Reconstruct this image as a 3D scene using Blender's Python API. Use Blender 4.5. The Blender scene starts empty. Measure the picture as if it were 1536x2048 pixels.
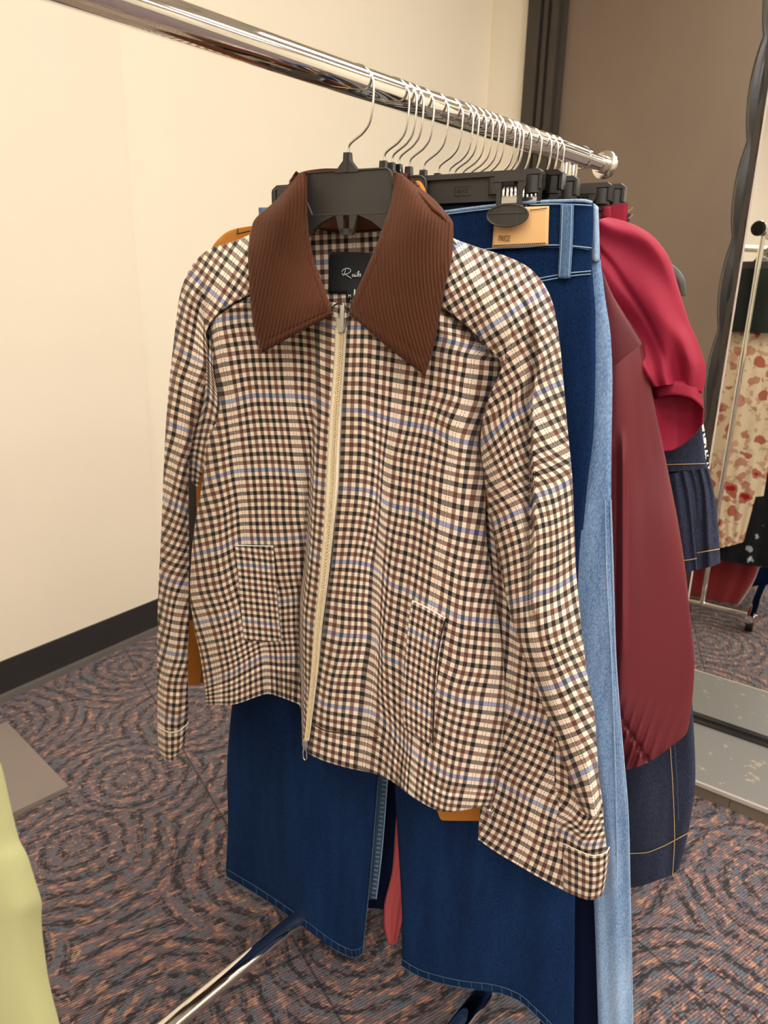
import bpy, bmesh, math, random
import numpy as np
from mathutils import Vector, Matrix
random.seed(4); rng = np.random.default_rng(4)
PI = math.pi
scene = bpy.context.scene
COL = scene.collection
S = 0.9                                   # metres per planning unit
H = 1.16 * S                              # eye height
# ------------------------------------------------------------------ camera
FP = 1420.0
TH = math.atan(FP / 4659.0); RO = math.atan(102 / 4658.0)
CAM = np.array([0, 0, H])
F_ = np.array([0, math.cos(TH), -math.sin(TH)]); U_ = np.array([0, math.sin(TH), math.cos(TH)]); R_ = np.array([1.0, 0, 0])
IR = math.cos(RO) * R_ + math.sin(RO) * U_; IU = -math.sin(RO) * R_ + math.cos(RO) * U_
cd = bpy.data.cameras.new('camera'); cam = bpy.data.objects.new('camera', cd); COL.objects.link(cam)
cd.sensor_fit = 'VERTICAL'; cd.sensor_height = 36.0; cd.lens = FP / 2048 * 36.0
cd.clip_start = 0.02
M = Matrix.Identity(4)
for i in range(3):
    M[i][0] = IR[i]; M[i][1] = IU[i]; M[i][2] = -F_[i]; M[i][3] = CAM[i]
cam.matrix_world = M
cd.dof.use_dof = True; cd.dof.focus_distance = 0.76; cd.dof.aperture_fstop = 11.0
scene.camera = cam

def rays(px, py):
    px = np.asarray(px, float)[..., None]; py = np.asarray(py, float)[..., None]
    return F_ * FP + IR * (px - 768) + IU * (1024 - py)
def floor_pt(px, py, z=0.0):
    d = rays(px, py); return CAM + d * ((z - CAM[2]) / d[..., 2:3])
def plane_pt(px, py, o, n):
    d = rays(px, py); return CAM + d * (((o - CAM) @ n) / (d @ n))[..., None]

# rail frame
AR = math.radians(41.0)
RDIR = np.array([math.sin(AR), math.cos(AR), 0.0]); WDIR = np.array([math.cos(AR), -math.sin(AR), 0.0])
ZUP = np.array([0, 0, 1.0])
P0 = CAM + (rays(720, 165) / FP * 0.778 * S)
class Frame:
    """hanging plane of one garment: point on the rail, axis along the hanger, normal to the viewer's side"""
    def __init__(s, t, dl=0.0, o=None, yaw=None):
        b = AR - math.radians(dl) if yaw is None else math.radians(yaw)
        s.u = np.array([math.cos(b), -math.sin(b), 0.0]); s.n = np.array([-math.sin(b), -math.cos(b), 0.0])
        s.o = P0 + RDIR * (t * S) if o is None else np.asarray(o, float)
    def px(s, px, py, d):
        dd = rays(px, py); d = np.asarray(d, float)
        k = ((s.o - CAM) @ s.n + d) / (dd @ s.n)
        return CAM + dd * k[..., None]
    def loc(s, u, z, d):
        u = np.asarray(u, float)[..., None]; z = np.asarray(z, float)[..., None]; d = np.asarray(d, float)[..., None]
        return s.o + s.u * u + ZUP * z + s.n * d

# ------------------------------------------------------------------ materials
class NT:
    def __init__(s, name):
        m = bpy.data.materials.new(name); m.use_nodes = True; s.m = m; s.t = m.node_tree
        s.b = s.t.nodes['Principled BSDF']
    def n(s, typ, **k):
        x = s.t.nodes.new(typ)
        for a, v in k.items(): setattr(x, a, v)
        return x
    def lk(s, a, b): s.t.links.new(a, b)
    def put(s, sock, v):
        if isinstance(v, bpy.types.NodeSocket): s.lk(v, sock)
        else: sock.default_value = v
    def ma(s, op, a, b=0.0, c=0.0):
        x = s.n('ShaderNodeMath', operation=op)
        s.put(x.inputs[0], a); s.put(x.inputs[1], b); s.put(x.inputs[2], c); return x.outputs[0]
    def mix(s, f, a, b, bt='MIX'):
        x = s.n('ShaderNodeMix', data_type='RGBA', blend_type=bt)
        s.put(x.inputs[0], f)
        for k, v in ((6, a), (7, b)):
            if isinstance(v, tuple) and len(v) == 3: v = (*v, 1)
            s.put(x.inputs[k], v)
        return x.outputs[2]
    def noise(s, vec, scale, detail=2.0, rough=0.5, out=0):
        x = s.n('ShaderNodeTexNoise'); x.inputs['Scale'].default_value = scale
        x.inputs['Detail'].default_value = detail; x.inputs['Roughness'].default_value = rough
        if vec is not None: s.lk(vec, x.inputs['Vector'])
        return x.outputs[out]
    def ramp(s, f, stops, interp='LINEAR'):
        x = s.n('ShaderNodeValToRGB'); x.color_ramp.interpolation = interp
        e = x.color_ramp.elements
        while len(e) < len(stops): e.new(0.5)
        for i, (p, c) in enumerate(stops):
            e[i].position = p; e[i].color = (*c, 1)
        s.put(x.inputs[0], f); return x.outputs[0]
    def sep(s, v):
        x = s.n('ShaderNodeSeparateXYZ'); s.lk(v, x.inputs[0]); return x.outputs
    def comb(s, a, b, c=0.0):
        x = s.n('ShaderNodeCombineXYZ'); s.put(x.inputs[0], a); s.put(x.inputs[1], b); s.put(x.inputs[2], c); return x.outputs[0]
    def uv(s): return s.n('ShaderNodeUVMap').outputs[0]
    def geo(s): return s.n('ShaderNodeNewGeometry').outputs['Position']
    def bump(s, h, st=0.3, dist=0.001):
        x = s.n('ShaderNodeBump'); x.inputs['Strength'].default_value = st; x.inputs['Distance'].default_value = dist
        s.lk(h, x.inputs['Height']); s.lk(x.outputs[0], s.b.inputs['Normal'])
    def set(s, col=None, rough=None, metal=None, spec=None, sheen=None, coat=None):
        if col is not None: s.put(s.b.inputs['Base Color'], (*col, 1) if isinstance(col, tuple) else col)
        if rough is not None: s.put(s.b.inputs['Roughness'], rough)
        if metal is not None: s.put(s.b.inputs['Metallic'], metal)
        if spec is not None: s.b.inputs['Specular IOR Level'].default_value = spec
        if sheen is not None: s.b.inputs['Sheen Weight'].default_value = sheen
        if coat is not None: s.b.inputs['Coat Weight'].default_value = coat
        return s
def rgb(r, g, b):
    f = lambda c: (c / 255 / 12.92) if c <= 10 else ((c / 255 + 0.055) / 1.055) ** 2.4
    return (f(r), f(g), f(b))
def plain(name, c, rough=0.6, metal=0.0, spec=0.5, nscale=0, nst=0.2, var=0.0, **k):
    t = NT(name); col = c
    if var:
        f = t.noise(t.geo(), 9.0, 3); col = t.mix(f, tuple(x * (1 - var) for x in c), tuple(min(1, x * (1 + var)) for x in c))
    t.set(col, rough, metal, spec, **k)
    if nscale: t.bump(t.noise(t.geo(), nscale, 3), nst, 0.001)
    return t.m

def mk_plaid():
    t = NT('plaid_wool'); u, v, _ = t.sep(t.uv())
    def axis(x):
        r = t.ma('FLOOR', t.ma('ADD', x, 0.5)); off = t.ma('SUBTRACT', x, r)
        idx = t.ma('ROUND', t.ma('FLOORED_MODULO', r, 9.0)); a = t.ma('ABSOLUTE', off)
        return idx, a, t.ma('LESS_THAN', a, 0.25), t.ma('LESS_THAN', idx, 0.5), t.ma('GREATER_THAN', t.ma('FLOORED_MODULO', idx, 2.0), 0.5)
    cream = rgb(242, 220, 198); blk = rgb(26, 22, 21); brn = rgb(96, 60, 46); blue = rgb(112, 134, 180); wht = rgb(255, 248, 232)
    iu, au, su, pu, ou = axis(u); iv, av, sv, pv, ov = axis(v)
    c1 = t.mix(ou, blk, brn)
    warp = t.mix(su, cream, c1)
    dots = t.ma('GREATER_THAN', t.ma('FRACT', t.ma('MULTIPLY', v, 4.0)), 0.42)
    pin = t.mix(t.ma('LESS_THAN', au, 0.10), cream, wht)
    line = t.ma('MULTIPLY', t.ma('MULTIPLY', t.ma('GREATER_THAN', au, 0.13), t.ma('LESS_THAN', au, 0.21)), dots)
    warp = t.mix(pu, warp, pin)
    c2 = t.mix(ov, brn, blk)
    weft = t.mix(sv, cream, c2)
    b = t.mix(t.ma('GREATER_THAN', av, 0.215), blue, rgb(36, 42, 70))
    weft = t.mix(t.ma('MULTIPLY', pv, sv), weft, b)
    weft = t.mix(t.ma('MULTIPLY', pv, t.ma('SUBTRACT', 1.0, sv)), weft, cream)
    tw = t.ma('GREATER_THAN', t.ma('FRACT', t.ma('MULTIPLY', t.ma('ADD', u, v), 6.0)), 0.5)
    col = t.mix(0.52, t.mix(tw, warp, weft), t.mix(1.0, warp, weft, 'DARKEN'))
    col = t.mix(t.ma('MULTIPLY', t.ma('MULTIPLY', pu, line), 0.9), col, blk)
    t.set(col, 0.85, 0, 0.25, sheen=0.08)
    t.bump(t.noise(t.geo(), 45.0, 2), 0.28, 0.004)
    return t.m
PLAID = mk_plaid()

def mk_denim(name, dark, light, fade=0.5, scale=14.0, warm=None):
    t = NT(name); p = t.geo()
    x, y, z = t.sep(p)
    f = t.noise(t.comb(t.ma('MULTIPLY', x, 2.2), t.ma('MULTIPLY', y, 2.2), t.ma('MULTIPLY', z, 0.35)), scale, 4, 0.6)
    g = t.noise(t.comb(t.ma('MULTIPLY', x, 1.0), y, t.ma('MULTIPLY', z, 0.35)), 900.0, 2, 0.6)
    k = t.ma('ADD', t.ma('MULTIPLY', t.ma('SUBTRACT', f, 0.5), 1.2 * fade), t.ma('ADD', 0.42, t.ma('MULTIPLY', t.ma('SUBTRACT', g, 0.5), 1.1)))
    t.set(t.mix(k, dark, light), 0.9, 0, 0.15)
    t.bump(g, 0.35, 0.0008)
    return t.m
DENIM = mk_denim('mid_blue_denim', rgb(3, 12, 32), rgb(26, 60, 110), 0.55)
DENIM_L = mk_denim('light_wash_denim', rgb(52, 92, 144), rgb(184, 212, 242), 1.1, 9.0)
DENIM_N = mk_denim('navy_denim', rgb(6, 12, 34), rgb(20, 34, 70), 0.4)
DENIM_D = mk_denim('raw_indigo_denim', rgb(24, 26, 40), rgb(76, 82, 104), 0.4)
FADED = mk_denim('faded_denim_edge', rgb(96, 130, 170), rgb(196, 214, 232), 0.6, 30.0)
SEAMD = mk_denim('faded_navy_seam', rgb(40, 60, 84), rgb(96, 120, 144), 0.6, 30.0)
CORD = plain('brown_corduroy', rgb(86, 50, 32), 0.8, spec=0.1, nscale=260, nst=0.3, var=0.15, sheen=0.06)
BLACK = plain('black_hanger_plastic', rgb(64, 61, 57), 0.38, spec=0.4, nscale=900, nst=0.05)
GLOSSB = plain('glossy_black_plastic', rgb(26, 24, 24), 0.16, spec=0.5)
CHROME = plain('polished_chrome', (0.86, 0.85, 0.82), 0.05, 1.0)
STEEL = plain('hook_wire_steel', (0.80, 0.79, 0.76), 0.14, 1.0)
TAPE = plain('cream_zip_tape', rgb(250, 238, 212), 0.8, spec=0.2)
NICKEL = plain('brushed_nickel', (.78, .77, .75), .34, 1.0)
TEETH = plain('cream_zip_teeth', rgb(226, 204, 162), 0.4, spec=0.5)
SUEDE = plain('tan_suede', rgb(186, 120, 52), 0.9, spec=0.1, nscale=60, nst=0.3, var=0.2)
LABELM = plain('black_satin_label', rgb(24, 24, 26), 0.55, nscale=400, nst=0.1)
WHITE = plain('white_thread', rgb(240, 240, 236), 0.7)
PATCH = plain('tan_leather_patch', rgb(252, 200, 136), 0.6, nscale=200, nst=0.1, var=0.06)
ENGR = plain('burnt_lettering', rgb(140, 98, 56), 0.7)
THREAD_L = plain('pale_blue_thread', rgb(150, 180, 208), 0.8)
THREAD_O = plain('golden_thread', rgb(190, 158, 104), 0.7)
THREAD_D = plain('dark_thread', rgb(40, 30, 26), 0.8)
CRIMSON = plain('crimson_crepe', rgb(150, 31, 56), 0.65, spec=0.25, nscale=500, nst=0.08)
WINE = plain('burgundy_faux_leather', rgb(112, 42, 48), 0.36, spec=0.5, nscale=160, nst=0.05)
ROSE = plain('rose_cotton', rgb(190, 88, 92), 0.8, spec=0.2)
REDV = plain('dark_red_velvet', rgb(120, 20, 22), 0.8, spec=0.2, sheen=0.5)
BLACKF = plain('black_green_satin', rgb(26, 30, 26), 0.6, spec=0.3)
GREEN = plain('olive_green_cotton', rgb(182, 180, 130), 0.9, spec=0.15, nscale=120, nst=0.25, var=0.12)
def mk_floral(name, ground, petal, accent, sc, dens):
    t = NT(name); p = t.geo()
    w = t.n('ShaderNodeVectorMath', operation='ADD'); t.lk(p, w.inputs[0])
    nn = t.n('ShaderNodeVectorMath', operation='SCALE'); t.lk(t.noise(p, sc * 1.6, 2, out=1), nn.inputs[0]); nn.inputs[3].default_value = 0.035
    t.lk(nn.outputs[0], w.inputs[1])
    a = t.n('ShaderNodeTexVoronoi'); a.inputs['Scale'].default_value = sc; t.lk(w.outputs[0], a.inputs['Vector'])
    pick = t.sep(a.outputs['Color'])[0]
    blob = t.ma('MULTIPLY', t.ma('LESS_THAN', a.outputs['Distance'], 0.36), t.ma('GREATER_THAN', pick, 1 - dens))
    core = t.ma('MULTIPLY', t.ma('LESS_THAN', a.outputs['Distance'], 0.22), t.ma('GREATER_THAN', pick, 1 - dens * 0.6))
    a2 = t.n('ShaderNodeTexVoronoi'); a2.inputs['Scale'].default_value = sc * 1.35; t.lk(w.outputs[0], a2.inputs['Vector'])
    leafm = t.ma('MULTIPLY', t.ma('LESS_THAN', a2.outputs['Distance'], 0.40), t.ma('GREATER_THAN', t.sep(a2.outputs['Color'])[1], 1 - dens))
    c = t.mix(t.ma('MULTIPLY', leafm, 0.75 if dens > .3 else 0.0), ground, petal)
    c = t.mix(t.ma('MULTIPLY', t.ma('GREATER_THAN', t.noise(p, sc * 2.2, 3), 0.57), 0.5 if dens > .3 else 0.0), c, petal)
    c = t.mix(blob, c, petal); c = t.mix(core, c, accent)
    t.set(c, 0.8, 0, 0.2); t.bump(t.noise(p, 30, 2), 0.5, 0.006); return t.m
FLORAL = mk_floral('cream_red_floral_print', rgb(226, 204, 172), rgb(176, 104, 86), rgb(164, 26, 36), 19, 0.75)
FLORALB = mk_floral('black_ditsy_floral_print', rgb(22, 24, 26), rgb(150, 160, 168), rgb(210, 214, 214), 34, 0.22)
def mk_hound():
    t = NT('houndstooth_knit'); u, v, _ = t.sep(t.uv())
    a = t.ma('GREATER_THAN', t.ma('FRACT', t.ma('MULTIPLY', u, 80.0)), 0.5); b = t.ma('GREATER_THAN', t.ma('FRACT', t.ma('MULTIPLY', v, 80.0)), 0.5)
    d = t.ma('GREATER_THAN', t.ma('FRACT', t.ma('MULTIPLY', t.ma('ADD', u, v), 160.0)), 0.5)
    k = t.ma('MULTIPLY', a, b); k2 = t.ma('MULTIPLY', t.ma('ABSOLUTE', t.ma('SUBTRACT', a, b)), d)
    t.set(t.mix(t.ma('MAXIMUM', k, k2), rgb(236, 232, 224), rgb(22, 24, 34)), 0.85); return t.m
HOUND = mk_hound()

def mk_wall(name, c):
    t = NT(name); p = t.geo()
    f = t.noise(p, 2.5, 3); scr = t.noise(p, 11.0, 6, 0.7)
    col = t.mix(f, tuple(x * 0.97 for x in c), c)
    col = t.mix(t.ma('MULTIPLY', t.ma('GREATER_THAN', scr, 0.735), 0.25), col, rgb(205, 185, 150))
    t.set(col, 0.55, 0, 0.35); t.bump(t.noise(p, 180, 4), 0.06, 0.002); return t.m
WALL = mk_wall('cream_wall_paint', rgb(242, 231, 208))
WALL_P = mk_wall('cream_wall_paint_darker', rgb(239, 226, 204))  # slightly darker, pinker cream for the pier
def mk_door(name, c):
    t = NT(name); p = t.geo()
    x, y, z = t.sep(p)
    f = t.noise(t.comb(t.ma('MULTIPLY', x, 1.0), t.ma('MULTIPLY', y, 1.0), t.ma('MULTIPLY', z, 0.5)), 3.0, 4, 0.6)
    t.set(t.mix(f, tuple(k * 0.85 for k in c), tuple(k * 1.12 for k in c)), 0.42, 0, 0.5)
    t.bump(t.noise(p, 240, 2), 0.05, 0.001); return t.m
DOOR = mk_door('brown_door_laminate', rgb(121, 103, 86))
DARKTRIM = plain('dark_bronze_frame', rgb(58, 50, 42), 0.4, nscale=300, nst=0.04)
BASEB = plain('black_vinyl_baseboard', rgb(44, 41, 42), 0.45, nscale=60, nst=0.15, var=0.25)
BASELIP = plain('grey_vinyl_cove', rgb(104, 98, 92), 0.55, var=0.1)
CEIL = plain('white_ceiling_tile', rgb(240, 238, 228), 0.9, nscale=90, nst=0.3)
GRID = plain('ceiling_grid_metal', rgb(206, 200, 176), 0.6)
FRAMEB = plain('black_mirror_frame', rgb(40, 37, 36), 0.22, spec=0.6, nscale=25, nst=0.1)
MIRROR = plain('mirror_silver', (0.90, 0.91, 0.88), 0.0, 1.0)
GLASSE = plain('polished_mirror_edge', rgb(214, 196, 186), 0.25)
def mk_board():
    t = NT('scuffed_grey_board'); p = t.geo()
    a = t.noise(p, 22.0, 5, 0.65); b = t.noise(p, 55.0, 3, 0.6)
    sc = t.ma('MULTIPLY', t.ma('GREATER_THAN', a, 0.60), t.ma('GREATER_THAN', b, 0.52))
    t.set(t.mix(t.ma('MULTIPLY', sc, 0.7), rgb(120, 118, 114), rgb(176, 156, 130)), 0.5, 0, 0.4); return t.m
BOARD = mk_board()
BOARDE = plain('worn_silver_edging', rgb(176, 166, 158), 0.4)
BOARDS = plain('brown_board_side', rgb(104, 92, 78), 0.6, var=0.15)
MATB = plain('taupe_floor_board', rgb(132, 120, 112), 0.5, spec=0.4, nscale=30, nst=0.05, var=0.06)
RUBBER = plain('black_caster_rubber', rgb(24, 24, 24), 0.5)
def mk_carpet():
    t = NT('swirl_pattern_carpet'); p = t.geo()
    x0, y0, _ = t.sep(p)
    ca, sa = math.cos(0.57), math.sin(0.57)
    x = t.ma('ADD', t.ma('MULTIPLY', x0, ca), t.ma('MULTIPLY', y0, sa)); y = t.ma('SUBTRACT', t.ma('MULTIPLY', y0, ca), t.ma('MULTIPLY', x0, sa))
    q = t.comb(x, y)
    vo = t.n('ShaderNodeTexVoronoi', voronoi_dimensions='2D'); vo.inputs['Scale'].default_value = 2.9; vo.inputs['Randomness'].default_value = 0.8
    t.lk(q, vo.inputs['Vector'])
    cx, cy, _ = t.sep(vo.outputs['Position'])
    dx = t.ma('SUBTRACT', x, cx); dy = t.ma('SUBTRACT', y, cy)
    wob = t.noise(q, 7.0, 2)
    r = t.ma('ADD', t.ma('SQRT', t.ma('ADD', t.ma('MULTIPLY', dx, dx), t.ma('MULTIPLY', dy, dy))), t.ma('MULTIPLY', t.ma('SUBTRACT', wob, 0.5), 0.05))
    an = t.ma('ARCTAN2', dy, dx)
    ring = t.ma('MULTIPLY', t.ma('ADD', t.ma('SINE', t.ma('MULTIPLY', r, 2 * PI / 0.034)), 1.0), 0.5)
    # dashes: stretched along x (yarn rows) and along the rings
    dash = t.noise(t.comb(t.ma('MULTIPLY', r, 165.0), t.ma('MULTIPLY', an, 9.0), t.ma('MULTIPLY', cx, 31.0)), 1.0, 2, 0.6)
    hue = t.noise(t.comb(t.ma('MULTIPLY', x, 36.0), t.ma('MULTIPLY', y, 150.0)), 1.0, 3, 0.6)
    hue2 = t.noise(t.comb(t.ma('MULTIPLY', r, 90.0), t.ma('MULTIPLY', an, 5.0), t.ma('ADD', cx, 7.0)), 1.0, 2, 0.5)
    hh = t.ma('ADD', t.ma('MULTIPLY', hue, 0.55), t.ma('MULTIPLY', hue2, 0.45))
    colr = t.ramp(hh, [(0.36, rgb(80, 92, 108)), (0.43, rgb(108, 112, 118)), (0.48, rgb(100, 88, 96)), (0.53, rgb(126, 102, 100)), (0.575, rgb(162, 122, 108)), (0.62, rgb(188, 142, 114)), (0.66, rgb(150, 138, 108)), (0.72, rgb(96, 106, 100))])
    fine = t.noise(t.comb(t.ma('MULTIPLY', x, 46.0), t.ma('MULTIPLY', y, 210.0)), 1.0, 2, 0.6)
    mask = t.ma('ADD', t.ma('MULTIPLY', dash, 0.85), t.ma('ADD', t.ma('MULTIPLY', ring, 0.24), t.ma('MULTIPLY', fine, 0.85)))
    m = t.ramp(mask, [(0.79, (0, 0, 0)), (1.02, (1, 1, 1))])
    row = t.ma('FRACT', t.ma('MULTIPLY', y, 1 / 0.0045)); rowm = t.ma('ABSOLUTE', t.ma('SUBTRACT', row, 0.5))
    tuft = t.noise(t.comb(t.ma('MULTIPLY', x, 150.0), t.ma('MULTIPLY', y, 220.0)), 1.0, 1)
    dk = t.mix(tuft, rgb(24, 23, 27), rgb(66, 62, 66))
    col = t.mix(m, dk, colr)
    col = t.mix(t.ma('MULTIPLY', t.ma('GREATER_THAN', rowm, 0.36), 0.55), col, rgb(26, 25, 32))
    sx = t.ma('ABSOLUTE', t.ma('SUBTRACT', t.ma('FRACT', t.ma('MULTIPLY', t.ma('ADD', x, 0.11), 2.0)), 0.5))
    sy = t.ma('ABSOLUTE', t.ma('SUBTRACT', t.ma('FRACT', t.ma('MULTIPLY', t.ma('ADD', y, 0.17), 2.0)), 0.5))
    seam = t.ma('GREATER_THAN', t.ma('MAXIMUM', sx, sy), 0.4955)
    col = t.mix(t.ma('MULTIPLY', seam, 0.6), col, rgb(24, 24, 30))
    t.set(col, 0.95, 0, 0.1, sheen=0.15)
    t.bump(t.ma('ADD', tuft, t.ma('MULTIPLY', rowm, -1.0)), 0.6, 0.002)
    return t.m
CARPET = mk_carpet()
def mk_emit(c, st):
    t = NT('lit_diffuser'); t.set(c, 0.5); t.b.inputs['Emission Color'].default_value = (*c, 1); t.b.inputs['Emission Strength'].default_value = st; return t.m
LAMP = mk_emit((1.0, 0.955, 0.885), 16.0)

# ------------------------------------------------------------------ object helpers
def thing(name, label, cat, loc, group=None, rotz=0.0):
    o = bpy.data.objects.new(name, None); COL.objects.link(o); o.empty_display_size = 0.05
    o.location = loc; o.rotation_euler = (0, 0, rotz)
    o['label'] = label; o['category'] = cat
    if group: o['group'] = group
    return o
def tag(o, label, cat, group=None, kind=None):
    o['label'] = label; o['category'] = cat
    if group: o['group'] = group
    if kind: o['kind'] = kind
    return o
def top_loc(p):
    v = Vector((0, 0, 0))
    while p is not None: v += Vector(p.location); p = p.parent
    return v
def mesh_obj(name, verts, faces, mat, parent=None, uvs=None, smooth=True, local=False, label=None):
    me = bpy.data.meshes.new(name)
    v = np.asarray(verts, float).reshape(-1, 3)
    if parent is not None and not local: v = v - np.array(top_loc(parent))
    me.from_pydata(v.tolist(), [], [tuple(int(i) for i in f) for f in faces]); me.update()
    if uvs is not None:
        uvl = me.uv_layers.new(name='UVMap')
        li = np.zeros(len(me.loops), dtype=np.int32); me.loops.foreach_get('vertex_index', li)
        uvl.data.foreach_set('uv', np.asarray(uvs, float)[li].astype(np.float32).ravel())
    me.polygons.foreach_set('use_smooth', np.full(len(me.polygons), bool(smooth)))
    if mat: me.materials.append(mat)
    o = bpy.data.objects.new(name, me); COL.objects.link(o); o.parent = parent
    if label: o['label'] = label
    return o
def structure(o): o['kind'] = 'structure'; return o
def solid(o, t, off=-1.0):
    m = o.modifiers.new('thickness', 'SOLIDIFY'); m.thickness = t; m.offset = off; return o

def pchip(P, n):
    """monotone cubic along axis 0, uniform knots"""
    P = np.asarray(P, float); k = P.shape[0]
    if k == 1: return np.repeat(P, n, 0)
    d = P[1:] - P[:-1]; m = np.zeros_like(P)
    if k > 2:
        a, b = d[:-1], d[1:]
        s = np.where(a * b > 0, 2 * a * b / np.where(np.abs(a + b) < 1e-12, 1e-12, a + b), 0.0)
        m[1:-1] = s
    m[0] = 1.5 * d[0] - 0.5 * m[1] if k > 2 else d[0]; m[-1] = 1.5 * d[-1] - 0.5 * m[-2] if k > 2 else d[-1]
    x = np.linspace(0, k - 1, n); i = np.minimum(x.astype(int), k - 2); f = (x - i).reshape(-1, *([1] * (P.ndim - 1)))
    h = lambda q: q[i]
    f2, f3 = f * f, f ** 3
    return (2 * f3 - 3 * f2 + 1) * h(P) + (f3 - 2 * f2 + f) * h(m) + (-2 * f3 + 3 * f2) * P[i + 1] + (f3 - f2) * m[i + 1]
def dense(rows, nu, nv):
    A = np.asarray(rows, float)                       # (R,K,5): a b d u v
    A = pchip(A, nv); A = np.swapaxes(pchip(np.swapaxes(A, 0, 1), nu), 0, 1)
    return A
def gfaces(nv, nu, off=0, flip=False):
    f = []
    for j in range(nv - 1):
        for i in range(nu - 1):
            a = off + j * nu + i; q = (a, a + 1, a + nu + 1, a + nu)
            f.append(q[::-1] if flip else q)
    return f
def surf(name, rows, fr, mat, parent, nu=60, nv=60, thick=0.0015, mode='px', ripple=None, label=None, flip=False):
    A = dense(rows, nu, nv)
    if ripple is not None:
        t_, s_ = np.meshgrid(np.linspace(0, 1, nv), np.linspace(0, 1, nu), indexing='ij'); A[..., 2] += ripple(s_, t_, A)
    P = (fr.px if mode == 'px' else fr.loc)(A[..., 0], A[..., 1], A[..., 2])
    o = mesh_obj(name, P, gfaces(nv, nu, flip=not flip), mat, parent, A[..., 3:5].reshape(-1, 2), label=label)
    if thick: solid(o, thick)
    return o
def pillow(name, rows, fr, mat, parent, nu=40, nv=50, fat=0.015, mode='px', ripple=None, bulge=0.0, label=None, backmul=1.0):
    """closed cloth tube: front sheet through the rows, back sheet behind it, joined at both side edges"""
    A = dense(rows, nu, nv)
    t_, s_ = np.meshgrid(np.linspace(0, 1, nv), np.linspace(0, 1, nu), indexing='ij')
    prof = np.sqrt(np.clip(1 - (2 * s_ - 1) ** 2, 0, 1))
    rp = ripple(s_, t_, A) if ripple is not None else 0.0
    Fd = A[..., 2] + bulge * prof + rp * np.minimum(1, prof * 1.6); Bd = A[..., 2] - fat * prof * backmul + rp * 0.5
    pr = fr.px if mode == 'px' else fr.loc
    P1 = pr(A[..., 0], A[..., 1], Fd).reshape(-1, 3); P2 = pr(A[..., 0], A[..., 1], Bd).reshape(-1, 3)
    N = nu * nv
    idx = np.arange(N).reshape(nv, nu); bk = idx + N; bk[:, 0] = idx[:, 0]; bk[:, -1] = idx[:, -1]
    f = gfaces(nv, nu, flip=True)
    for j in range(nv - 1):
        for i in range(nu - 1): f.append((bk[j, i], bk[j, i + 1], bk[j + 1, i + 1], bk[j + 1, i]))
    uv = A[..., 3:5].reshape(-1, 2)
    o = mesh_obj(name, np.vstack([P1, P2]), f, mat, parent, np.vstack([uv, uv]), label=label)
    bm = bmesh.new(); bm.from_mesh(o.data); bmesh.ops.delete(bm, geom=[v for v in bm.verts if not v.link_faces], context='VERTS')
    bm.to_mesh(o.data); bm.free(); o.data.polygons.foreach_set('use_smooth', np.full(len(o.data.polygons), True))
    return o
def R5(pts, d=0.0, v=None):
    """complete short points to (x,y,d,u,v)"""
    out = []
    for p in pts:
        p = tuple(p)
        if len(p) == 2: p = (p[0], p[1], d, p[0] * 0.0005, p[1] * 0.0005)
        elif len(p) == 3: p = (p[0], p[1], p[2], p[0] * 0.0005, p[1] * 0.0005)
        elif len(p) == 4: p = (p[0], p[1], p[2], p[3], v)
        out.append(p)
    return out
def lr(rows, d=0.0, k=5, sag=0.0):
    """rows given by left and right end only"""
    out = []
    for r in rows:
        a, b = np.array(r[0], float), np.array(r[1], float); dd = r[2] if len(r) > 2 else d
        out.append([(*(a + (b - a) * s), dd, (a + (b - a) * s)[0] * 0.0005, (a + (b - a) * s)[1] * 0.0005) for s in np.linspace(0, 1, k)])
    return out

def tube_geo(pts, rad, seg=8, cap=True, off=0):
    P = np.asarray(pts, float); n = len(P)
    rad = np.full(n, rad) if np.isscalar(rad) else np.asarray(rad, float)
    T = np.gradient(P, axis=0); T /= np.linalg.norm(T, axis=1)[:, None] + 1e-12
    a = np.array([0, 0, 1.0]) if abs(T[0][2]) < 0.9 else np.array([1.0, 0, 0])
    X = np.cross(T[0], a); X /= np.linalg.norm(X); V = []
    for i in range(n):
        X = X - T[i] * (X @ T[i]); X /= np.linalg.norm(X); Y = np.cross(T[i], X)
        for k in range(seg):
            c = 2 * PI * k / seg; V.append(P[i] + rad[i] * (math.cos(c) * X + math.sin(c) * Y))
    Fc = []
    for i in range(n - 1):
        for k in range(seg):
            a0 = off + i * seg + k; b0 = off + i * seg + (k + 1) % seg
            Fc.append((a0, b0, b0 + seg, a0 + seg))
    if cap:
        Fc.append(tuple(off + k for k in range(seg))[::-1]); Fc.append(tuple(off + (n - 1) * seg + k for k in range(seg)))
    return V, Fc
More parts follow.
